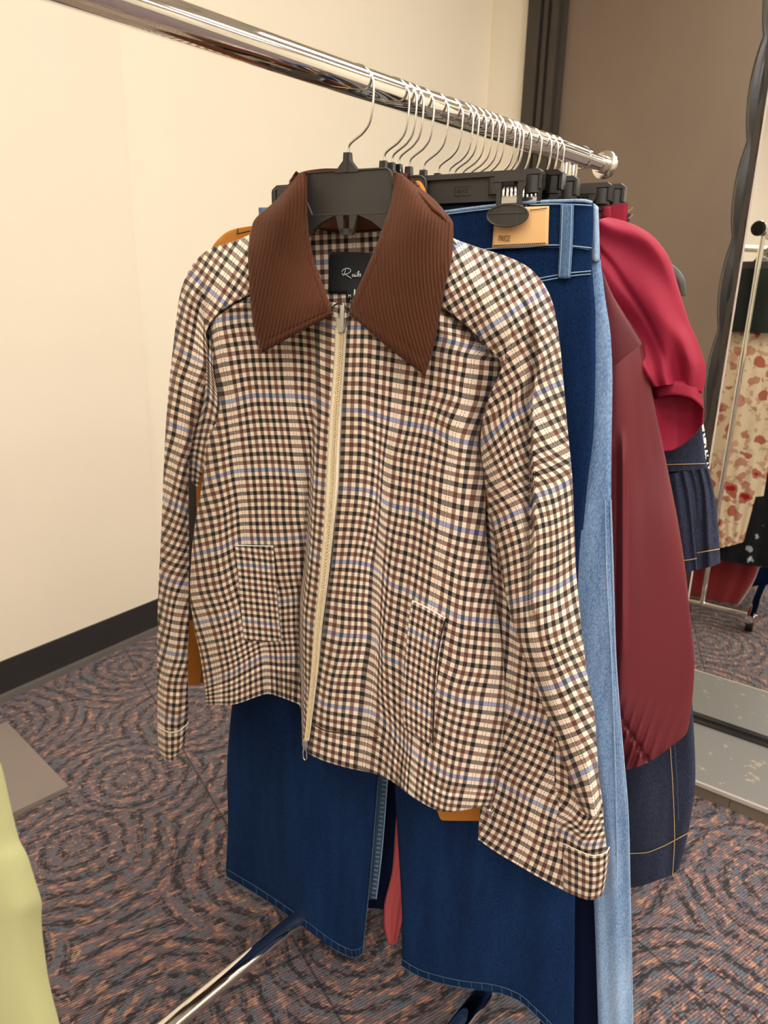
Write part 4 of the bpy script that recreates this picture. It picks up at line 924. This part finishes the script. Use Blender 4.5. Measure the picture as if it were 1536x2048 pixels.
lgl.append(R5([(455,1755),(527,1799),(573,1830),(632,1873),(671,1901),(706,1916),(725,1909)]))
l_leg = pillow('leg', lgl, F2, DENIM, g, 60, 80, .03, bulge=.006, ripple=folds(.0025, 2, 1.2, .4))
def hemline(pts, dy, fr, parent, d, nt):
    mb = MB(); P = [(x, y - dy, d) for x, y in pts]; mb.tube(path_px(fr, P, 60), .00055, 6)
    mb.tube(path_px(fr, [(x, y - 1, d - .002) for x, y in pts], 60), .0006, 6)
    A = pchip(np.array(pts, float), nt)
    for x, y in A[1:-1]: mb.tube(fr.px(np.array([x, x + 2]), np.array([y - dy, y - 2]), np.array([d, d])), .00045, 5)
    return mb.obj('hem_stitching', SEAMD if True else FADED, parent, smooth=True)
hemline([(803,1933),(848,1958),(926,1977),(983,1984),(1034,2001),(1078,2038),(1147,2112)], 15, F2, r_leg, .0088, 17)
hemline([(455,1755),(527,1799),(573,1830),(632,1873),(671,1901),(706,1916),(725,1909)], 16, F2, l_leg, .0088, 17)
thread('edge_fading', F2, [(757,1556,.003),(751,1630,.003),(742,1740,.003),(725,1906,.003)], SEAMD, l_leg, .0008, 30)
ins = surf('inseam', [R5([(752,1500,-.012),(766,1501,-.012),(782,1503,-.012)]), R5([(750,1560,-.012),(762,1560,-.012),(776,1561,-.012)]), R5([(740,1700,-.012),(751,1702,-.012),(764,1703,-.012)]), R5([(730,1800,-.012),(742,1799,-.012),(753,1799,-.012)])], F2, SEAMD, g, 8, 40, .002)
mb = MB()
for y in np.arange(1560, 1798, 9): 
    x = 770 - (y - 1560) * .098; mb.tube(F2.px(np.array([x - 4, x + 3]), np.array([y, y + 1.5]), np.array([-.0105, -.0105])), .0006, 5)
mb.tube(path_px(F2, [(775,1556,-.0105),(764,1700,-.0105),(752,1798,-.0105)], 20), .0007, 6)
mb.obj('inseam_stitching', FADED, ins, smooth=True)
pt = surf('back_patch', [R5([(990,416,.0102),(1044,414,.0110),(1098,412,.0106)]), R5([(987,456,.0108),(1042,454,.0116),(1097,452,.0112)]), R5([(984,496,.0102),(1040,493,.0110),(1096,490.5,.0104)])], F2, PATCH, g, 16, 14, .0014)
text_obj('patch_lettering', 'PAIGE', F2, 1008.5, 477, .0124, .0080, .60, ENGR, pt, -.03)
thread('patch_stitching', F2, [(988,491,.0125),(1040,488.5,.0130),(1093,486,.0125)], THREAD_D, pt, .0005, 80, 2)
thread('patch_stitching', F2, [(1060,420,.0125),(1080,418,.0125),(1095,416,.0125)], THREAD_D, pt, .0005, 40, 2)
bl = surf('belt_loop', [R5([(1121,408,.013),(1134.5,407,.0145),(1148,408,.013)]), R5([(1119,480,.012),(1132,480,.0135),(1146,480,.012)]), R5([(1115,556,.0095),(1128,557,.0110),(1141,556,.0095)])], F2, mk_denim('belt_loop_denim', rgb(46, 76, 112), rgb(128, 162, 196), .8, 20), g, 10, 24, .003)
for dx_ in (-9, 9): thread('loop_stitching', F2, [(1134.5 + dx_, 411, .0145), (1132 + dx_, 480, .0140), (1128 + dx_, 553, .0115)], THREAD_L, bl, .00045, 30)
for pts in ([(880,430,.0098),(976,418,.0100),(1046,411,.0102),(1110,408,.0102),(1184,411,.0085)], [(880,519,.0085),(985,497,.0098),(1050,494,.0100),(1110,490,.0098),(1183,496,.0070)]):
    thread('waistband_stitching', F2, pts, THREAD_L, wb, .0006, 60)
thread('waistband_edge', F2, [(880,425,.008),(976,412.5,.0085),(1046,405.5,.0085),(1110,402,.0085),(1160,401,.0075),(1184,405,.004)], FADED, wb, .0016, 60)
for pts in ([(1000,579,.0065),(1084,562,.007),(1140,552,.006),(1182,548,.003)], [(1000,572,.0068),(1084,555.5,.0072),(1140,546,.0064),(1182,542,.004)]):
    thread('yoke_stitching', F2, pts, THREAD_L, g, .0006, 40)

# light wash jeans
F3 = Frame(.096, 12)
g = garment('jeans', 'light wash blue jeans hanging just behind the mid blue pair', 'jeans', F3)
wb = pillow('waistband', lr([((517,415),(1194,410)), ((519,470),(1199,470)), ((521,520),(1200,520))], 0, 8), F3, DENIM_L, g, 60, 14, .02, bulge=.003)
sf = surf('side_seam', [R5([(1184,407,.004),(1190,409,.006),(1197,414,.001)]), R5([(1183,470,.004),(1190,472,.006),(1199,474,.001)]), R5([(1181,522,.004),(1190,523,.006),(1200,522,.001)])], F3, FADED, g, 8, 16, .002)
pillow('seat', lr([((521,515),(1201,518)), ((515,600),(1210,592)), ((510,700),(1222,679)), ((515,800),(1225,766)), ((530,900),(1223,900)), ((540,1050),(1222,1040))], 0, 8), F3, DENIM_L, g, 60, 36, .024, bulge=.004, ripple=folds(.0015, 3))
lg = pillow('leg', lr([((900,1000),(1222,1000)), ((1000,1166),(1227,1166)), ((1060,1300),(1231,1300)), ((1110,1405),(1238,1405)), ((1140,1522),(1248,1522)), ((1164,1640),(1257,1640)), ((1186,1780),(1260,1771)), ((1196,2045),(1266,2041)), ((1198,2092),(1268,2090))], 0, 6), F3, DENIM_L, g, 40, 90, .022, bulge=.006, ripple=folds(.0015, 2, 0, .2))
thread('outseam', F3, [(1210,1000,.004),(1214,1166,.005),(1222,1300,.005),(1226,1405,.006),(1230,1522,.006),(1233,1669,.006),(1234,1800,.006),(1237,2080,.006)], FADED, lg, .0009, 60)
thread('outseam', F3, [(1221,1000,.0012),(1226,1166,.0012),(1230,1300,.0012),(1237,1405,.0012),(1247,1522,.0012),(1256,1640,.0012),(1259,1771,.0012),(1265,2041,.0012)], FADED, lg, .0012, 60)
pillow('leg', lr([((540,1000),(860,1030)), ((560,1300),(740,1300)), ((575,1560),(715,1560)), ((585,1740),(705,1760))], -.004, 6), F3, DENIM_L, g, 30, 40, .02)

# rose trousers
F4 = Frame(.112, 12)
g = garment('trousers', 'rose pink trousers whose hem tip shows between the jeans legs', 'trousers', F4)
pillow('trouser_body', lr([((760,452),(1150,430)), ((760,700),(1140,700)), ((770,1000),(1120,1000)), ((810,1300),(960,1300)), ((812,1500),(900,1500)), ((792,1640),(850,1640)), ((785,1735),(830,1735)), ((768,1812),(812,1810)), ((767,1846),(804,1844)), ((776,1886),(792,1889))], 0, 6), F4, ROSE, g, 36, 80, .016, bulge=.003, ripple=folds(.002, 2, 0, .5))

# navy jeans
F5 = Frame(.128, 12)
g = garment('jeans', 'dark navy jeans squeezed behind the light wash jeans, a strip of leg showing', 'jeans', F5)
pillow('waistband', lr([((800,440),(1196,416)), ((800,490),(1197,460))], 0, 6), F5, DENIM_N, g, 40, 10, .014)
pillow('seat', lr([((800,480),(1197,455)), ((760,700),(1205,640)), ((700,950),(1195,950)), ((660,1100),(1190,1100))], 0, 6), F5, DENIM_N, g, 40, 30, .016)
pillow('leg', lr([((960,1050),(1190,1050)), ((1040,1300),(1188,1300)), ((1070,1560),(1192,1560)), ((1080,1800),(1196,1800)), ((1080,2080),(1199,2080))], 0, 6), F5, DENIM_N, g, 40, 60, .016, bulge=.004)
lf = pillow('leg', lr([((640,1050),(860,1060)), ((640,1300),(800,1300)), ((640,1540),(806,1540)), ((640,1700),(796,1700)), ((640,1812),(778,1818))], 0, 6), F5, DENIM_N, g, 36, 50, .016, bulge=.004)

# burgundy faux leather top
F6 = Frame(.152, 12)
g = garment('leather_top', 'burgundy faux leather top with a gathered hem, beside the light wash jeans', 'top', F6)
yk = [[(1080,470),(1150,500),(1200,535),(1212,556)], [(1080,560),(1150,565),(1205,570),(1224,585)], [(1080,640),(1150,640),(1215,632),(1246,622)], [(1080,720),(1150,720),(1220,690),(1266,652)], [(1080,790),(1150,775),(1227,735),(1288,686)]]
pillow('yoke', [R5(r, .004) for r in yk], F6, WINE, g, 30, 30, .02, bulge=.004)
bd = [[(1080,780),(1160,765),(1227,733),(1262,706),(1288,684)], [(1080,850),(1180,850),(1238,850),(1275,845),(1310,812)], [(1080,960),(1185,960),(1246,960),(1285,960),(1338,950)], [(1080,1050),(1190,1050),(1249,1050),(1295,1050),(1357,1046)], [(1080,1150),(1195,1150),(1246,1150),(1300,1150),(1371,1140)],
      [(1080,1260),(1200,1260),(1243,1260),(1310,1260),(1383,1260)], [(1080,1350),(1210,1350),(1243,1350),(1320,1345),(1389,1332)], [(1080,1430),(1215,1440),(1255,1435),(1320,1430),(1381,1430)], [(1080,1500),(1225,1500),(1275,1500),(1322,1490),(1374,1464)], [(1090,1545),(1240,1541),(1272,1535),(1298,1524),(1350,1486)]]
dd = (0, .006, .012, .006, .002)
def gw(s, t, A):
    x, y = A[..., 0], A[..., 1]; k = np.clip((y - 1380) / 110, 0, 1)
    q = (x + (y - 1500) * .35) / 21.0
    rid = .006 * np.exp(-((x - (1246 - .0 * y)) / 6.0) ** 2) * np.clip((y - 860) / 60, 0, 1) * np.clip((1330 - y) / 100, 0, 1)
    sid = -.006 * np.exp(-((x - 1232) / 7.0) ** 2) * np.clip((y - 860) / 60, 0, 1) * np.clip((1420 - y) / 100, 0, 1)
    dia = -.007 * np.exp(-((x - 1241 - (y - 1434) * .62) / 5.0) ** 2) * k
    return k * .0045 * np.sin(q * 2 * PI) * np.clip((1330 - x) / 60, .15, 1) + rid + sid + dia + .004 * np.sin(y / 90. + x / 40.)
pillow('body', [[(p[0], p[1], dd[i], p[0] * .0005, p[1] * .0005) for i, p in enumerate(r)] for r in bd], F6, WINE, g, 90, 130, .022, bulge=.010, ripple=gw)
thread('yoke_seam', F6, [(1205,746,.0120),(1227,735,.0135),(1258,710,.0115),(1287,687,.004)], plain('burgundy_piping', rgb(150, 70, 66), .4), g, .0010, 30)

# crimson blouse
F7 = Frame(.176, 12)
g = garment('blouse', 'crimson blouse with a puffed short sleeve and banded cuff, behind the burgundy top', 'blouse', F7)
sv = [[(1130,470),(1165,455),(1195,440),(1216,434)], [(1130,520),(1175,500),(1225,470),(1255,444)], [(1150,570),(1200,545),(1262,500),(1300,467)], [(1170,620),(1222,590),(1288,540),(1340,518)], [(1200,660),(1250,630),(1310,590),(1357,574)], [(1230,700),(1275,670),(1330,645),(1378,643)], [(1250,735),(1292,712),(1348,690),(1396,684)], [(1275,762),(1305,742),(1358,730),(1412,742)], [(1300,776),(1320,772),(1362,768),(1406,786)]]
def puff(s, t, A):
    k = np.clip((t - .62) / .25, 0, 1); return k * .006 * np.sin(s * 21 + t * 4) * (1 - .3 * k) + .005 * np.sin(s * 5 + t * 7) + .004 * np.sin(s * 11 - t * 9) - .006 * np.exp(-((s - .42 - .12 * t) / .03) ** 2) * np.clip(1 - t, 0, 1)
sl = pillow('sleeve', [R5(r, .004) for r in sv], F7, CRIMSON, g, 70, 80, .04, bulge=.022, ripple=puff)
cb = [[(1300,766,.002),(1316,762,.012),(1340,758,.016),(1377,762,.014),(1406,775,.002)], [(1304,777,.004),(1318,771,.016),(1340,767,.022),(1377,773,.020),(1404,787,.006)], [(1309,798,.004),(1322,794,.017),(1349,790,.023),(1384,797,.021),(1407,817,.006)]]
cf = surf('cuff', [R5(r) for r in cb], F7, CRIMSON, sl, 40, 10, .0016)
ib = [[(1309,796,.002),(1330,792,-.012),(1352,789,-.018),(1384,796,-.014),(1406,816,.004)], [(1318,850,.002),(1335,850,-.012),(1356,850,-.018),(1386,846,-.014),(1405,832,.003)], [(1327,902,.002),(1340,902,-.010),(1358,894,-.014),(1384,872,-.012),(1404,847,.002)]]
surf('cuff_inside', [R5(r) for r in ib], F7, CRIMSON, sl, 40, 24, .0016)
pillow('body', lr([((1000,480),(1190,450)), ((960,600),(1200,560)), ((960,800),(1240,760)), ((960,1100),(1270,1000)), ((960,1300),(1280,1300))], -.004, 6), F7, CRIMSON, g, 36, 40, .016, bulge=.002)

# crimson trousers
F8 = Frame(.200, 11)
g = garment('trousers', 'crimson trousers whose waistband corner rises above the crimson sleeve', 'trousers', F8)
pillow('waistband', lr([((960,430),(1256,407)), ((960,470),(1253,446))], 0, 6), F8, CRIMSON, g, 36, 10, .014)
pillow('trouser_body', lr([((960,465),(1253,440)), ((940,700),(1262,660)), ((930,1000),(1266,960)), ((930,1300),(1270,1300)), ((950,1600),(1240,1600))], -.001, 6), F8, CRIMSON, g, 36, 40, .012)
b_ = surf('belt_loop', [R5([(1204,414,.004),(1213,413,.005),(1222,413,.004)]), R5([(1204,436,.004),(1213,436,.005),(1222,436,.004)])], F8, CRIMSON, g, 6, 6, .003)

# dark denim skirt
F9 = Frame(.218, 11)
g = garment('denim_skirt', 'long raw indigo denim skirt with golden topstitching, hem below the burgundy top', 'skirt', F9)
sk = lr([((1000,440),(1262,427)), ((1000,480),(1258,460)), ((1000,800),(1286,780)), ((1020,1100),(1340,1080)), ((1040,1300),(1372,1290))], 0, 6)
sk += [R5([(1050,1420),(1150,1425),(1250,1425),(1310,1422),(1355,1418),(1385,1411)]), R5([(1060,1550),(1150,1556),(1250,1560),(1310,1560),(1360,1556),(1391,1550)]), R5([(1070,1660),(1150,1672),(1250,1672),(1310,1664),(1350,1656),(1381,1640)]), R5([(1080,1775),(1160,1782),(1262,1776),(1317,1760),(1340,1752),(1358,1738)])]
pillow('skirt_body', sk, F9, DENIM_D, g, 60, 100, .02, bulge=.006, ripple=folds(.002, 2.2, 0, .3))
thread('hem_stitching', F9, [(1200,1708,.011),(1260,1707,.0105),(1288,1706,.0100),(1323,1694,.0092),(1347,1682,.0080),(1376,1666,.0040)], THREAD_O, g, .0006, 50)
thread('panel_stitching', F9, [(1336,1440,.0072),(1341,1502,.0072),(1346,1581,.0070),(1349,1669,.0066),(1345,1750,.0062)], THREAD_O, g, .0005, 50)
thread('panel_stitching', F9, [(1345,1440,.0068),(1350,1502,.0068),(1355,1581,.0066),(1357,1640,.0062)], SEAMD, g, .0005, 50)
hk_ = MB()
for y in (417, 431): hk_.tube(path_px(F9, [(1256,y + 6,.004),(1262,y + 2,.004),(1266,y - 3,.004)], 10), .0006, 6)
hk_.obj('hook_fastening', THREAD_O, g, smooth=True)

# denim ruffle dress
F10 = Frame(.236, 11)
g = garment('denim_dress', 'dark denim dress with a ruffled peplum, peeking out behind the crimson cuff', 'dress', F10)
bd = lr([((1120,470),(1200,470)), ((1100,560),(1290,560)), ((1120,700),(1350,700)), ((1180,830),(1400,830)), ((1240,925),(1412,921)), ((1250,950),(1417,938))], 0, 6)
pillow('bodice', bd, F10, DENIM_D, g, 36, 50, .018, bulge=.005)
rf = [[(1250,945),(1300,946),(1346,946),(1366,942),(1385,940),(1402,938),(1417,938)], [(1256,1000),(1306,1003),(1354,1005),(1378,1003),(1396,998),(1412,990),(1428,983)], [(1262,1060),(1312,1070),(1362,1078),(1386,1076),(1398,1064),(1416,1052),(1436,1048)], [(1268,1120),(1316,1136),(1370,1144),(1393,1140),(1400,1138),(1420,1134),(1441,1126)]]
rd = (0, .004, .010, .014, .002, .012, .002)
rf_ = pillow('ruffle', [[(p[0], p[1], rd[i] * (j + .6) / 3.6 + .002, p[0] * .0005, p[1] * .0005) for i, p in enumerate(r)] for j, r in enumerate(rf)], F10, DENIM_D, g, 70, 50, .02, ripple=lambda s, t, A: .0022 * np.sin(s * 40) * (1 - t * .6))
thread('waist_stitching', F10, [(1300,931,.006),(1349,929,.0062),(1380,928,.006),(1411,927,.003)], THREAD_O, g, .0005, 40)
thread('ruffle_stitching', F10, [(1320,1124,.012),(1368,1121,.0155),(1393,1117,.0175)], THREAD_O, rf_, .0006, 30)
thread('ruffle_stitching', F10, [(1394,1106,.010),(1416,1102,.0145),(1439,1098,.006)], THREAD_O, rf_, .0006, 30)

# houndstooth knit
F11 = Frame(.254, 10)
g = garment('houndstooth_top', 'black and white houndstooth top, a narrow edge showing behind the denim dress', 'top', F11)
pillow('body', lr([((1150,470),(1230,470)), ((1120,560),(1310,560)), ((1150,700),(1375,700)), ((1200,830),(1404,830)), ((1220,940),(1419,940)), ((1230,1000),(1416,1000))], 0, 6), F11, HOUND, g, 36, 50, .016, bulge=.003)

# garments at the far end, met in the mirror
def dressloc(F, name, label, cat, rows, mat, fat=.02, rip=None, part='body'):
    g = garment(name, label, cat, F)
    rr = [[(a + (b - a) * s, z, 0.0, a + (b - a) * s, z) for s in np.linspace(0, 1, 6)] for a, b, z in rows]
    pillow(part, rr, F, mat, g, 50, 70, fat, mode='loc', bulge=.004, ripple=rip)
    return g
FA = Frame(.335, 2)
dressloc(FA, 'velvet_dress', 'long dark red dress whose hem nearly sweeps the carpet, met in the mirror', 'dress', [(-.10, .08, -.10), (-.19, .17, -.19), (-.15, .13, -.36), (-.16, .14, -.5), (-.17, .15, -.8), (-.16, .14, -1.05), (-.12, .10, -1.20)], REDV, .03, folds(.006, 5, 0, .3))
FC = Frame(.394, 0)
dressloc(FC, 'ditsy_dress', 'black dress with small white flowers, met in the mirror beside the floral dress', 'dress', [(-.10, .09, -.10), (-.19, .18, -.19), (-.15, .15, -.36), (-.13, .17, -.6), (-.11, .19, -.85), (-.10, .19, -1.03)], FLORALB, .03, folds(.006, 5, 1, .3))
FD = Frame(.416, 0)
gd = garment('floral_dress', 'cream tiered dress with red flowers, reflected in the standing mirror', 'dress', FD)
def tier(nm, z0, z1, w0, w1, amp, sk_=0.0):
    rr = [[(-w0 + (2 * w0) * s + sk_ * (z0 - z), z + sk_ * .0, .0, s, z) for s in np.linspace(0, 1, 8)] for z in (z0,)]
    rows = []
    for k in range(4):
        z = z0 + (z1 - z0) * k / 3; a = w0[0] + (w1[0] - w0[0]) * k / 3; b = w0[1] + (w1[1] - w0[1]) * k / 3
        rows.append([(a + (b - a) * s, z, 0.0, a + (b - a) * s, z) for s in np.linspace(0, 1, 8)])
    return pillow(nm, rows, FD, FLORAL, gd, 70, 26, .022, mode='loc', bulge=.006, ripple=folds(amp, 7, z0 * 20, 0))
def tier(nm, z0, z1, w0, w1, amp):
    rows = []
    for k in range(4):
        z = z0 + (z1 - z0) * k / 3; a = w0[0] + (w1[0] - w0[0]) * k / 3; b = w0[1] + (w1[1] - w0[1]) * k / 3
        rows.append([(a + (b - a) * s, z + .06 * (s - .5) * (k > 1 or z0 < -.4), 0.0, a + (b - a) * s, z) for s in np.linspace(0, 1, 8)])
    return pillow(nm, rows, FD, FLORAL, gd, 70, 26, .022, mode='loc', bulge=.006, ripple=lambda s, t, A: amp * np.sin(s * 44 + z0 * 20) * (.5 + .5 * t))
tier('bodice', -.10, -.38, (-.10, .09), (-.15, .12), .003)
tier('tier', -.36, -.52, (-.155, .125), (-.17, .13), .004)
tier('tier', -.51, -.66, (-.165, .125), (-.18, .13), .004)
tier('tier', -.65, -.82, (-.15, .115), (-.14, .12), .004)
tier('tier', -.81, -.98, (-.12, .112), (-.03, .09), .005)
FE = Frame(.437, 0)
ge = dressloc(FE, 'black_blouse', 'short black satin blouse at the far end of the rail, reflected above the floral dress', 'blouse', [(-.09, .08, -.10), (-.17, .16, -.165), (-.16, .14, -.22), (-.15, .13, -.285)], BLACKF, .03, folds(.005, 4, .6, .2))

# ================================================================== OLIVE GARMENT ON A SECOND RACK, AT THE LEFT EDGE
GX, GY = -.52, .33
rk = thing('clothes_rack', 'plain chrome clothes rack at the left, mostly outside the picture, holding the olive garment', 'clothes rack', (GX, GY, 0))
MB().tube([(GX, -.55, 1.262), (GX, .60, 1.262)], .0144, 24).obj('hanging_rail', CHROME, rk, smooth=True)
for y in (-.53, .58):
    MB().tube([(GX, y, 1.26), (GX, y, .03)], .012, 20).obj('post', CHROME, rk, smooth=True)
    MB().tube([(GX - .2, y, .02), (GX + .12, y, .02)], .014, 20).obj('foot', CHROME, rk, smooth=True)
FG = Frame(0, 0, o=(GX, GY, 1.262), yaw=0.0)
hg = copy_tree(sp0); hg.location = tuple(FG.o); hg.rotation_euler = (0, 0, 0); hg['label'] = 'black plastic hanger inside the olive green garment at the left edge'; hg['group'] = 'hanger on the second rack'
gg = garment('olive_dress', 'soft olive green garment hanging at the left edge, close to the camera', 'dress', FG)
ed = [(-210,1160),(-120,1300),(-40,1450),(4,1536),(24,1622.6),(38,1677),(55,1711),(70,1759),(83,1803),(83,1834),(86,1878),(95,1946),(106,1997.6),(119,2048),(130,2110),(150,2200)]
rows = []
for x, y in ed:
    p = plane_pt(np.array([x]), np.array([y]), FG.o, FG.n)[0]; u = float((p - FG.o) @ FG.u); z = float(p[2] - FG.o[2])
    rows.append([(-.30 + (u + .30) * s, z, 0.0, s, z) for s in (0, .2, .4, .6, .8, 1)])
zt = rows[0][0][1]
top = [[(-.10 + .19 * s, -.098, 0, s, 0) for s in (0, .2, .4, .6, .8, 1)], [(-.235 + .46 * s, -.168, 0, s, 0) for s in (0, .2, .4, .6, .8, 1)]]
rows = top + [r for r in rows if r[0][1] < -.22]
pillow('body', rows, FG, GREEN, gg, 40, 90, .05, mode='loc', bulge=.02, ripple=folds(.006, 3, .4, .1))

# ================================================================== LIGHT + COLOUR
w = bpy.data.worlds.new('room_ambient'); scene.world = w; w.use_nodes = True
w.node_tree.nodes['Background'].inputs[0].default_value = (1, .95, .85, 1); w.node_tree.nodes['Background'].inputs[1].default_value = 0.05
vs = scene.view_settings
vs.view_transform = 'Standard'; vs.look = 'None'; vs.gamma = 1.0; vs.use_curve_mapping = False; vs.exposure = -0.12
scene.display_settings.display_device = 'sRGB'
try: scene.cycles.use_denoising = True
except Exception: pass
scene.cycles.max_bounces = 8; scene.cycles.sample_clamp_indirect = 6.0
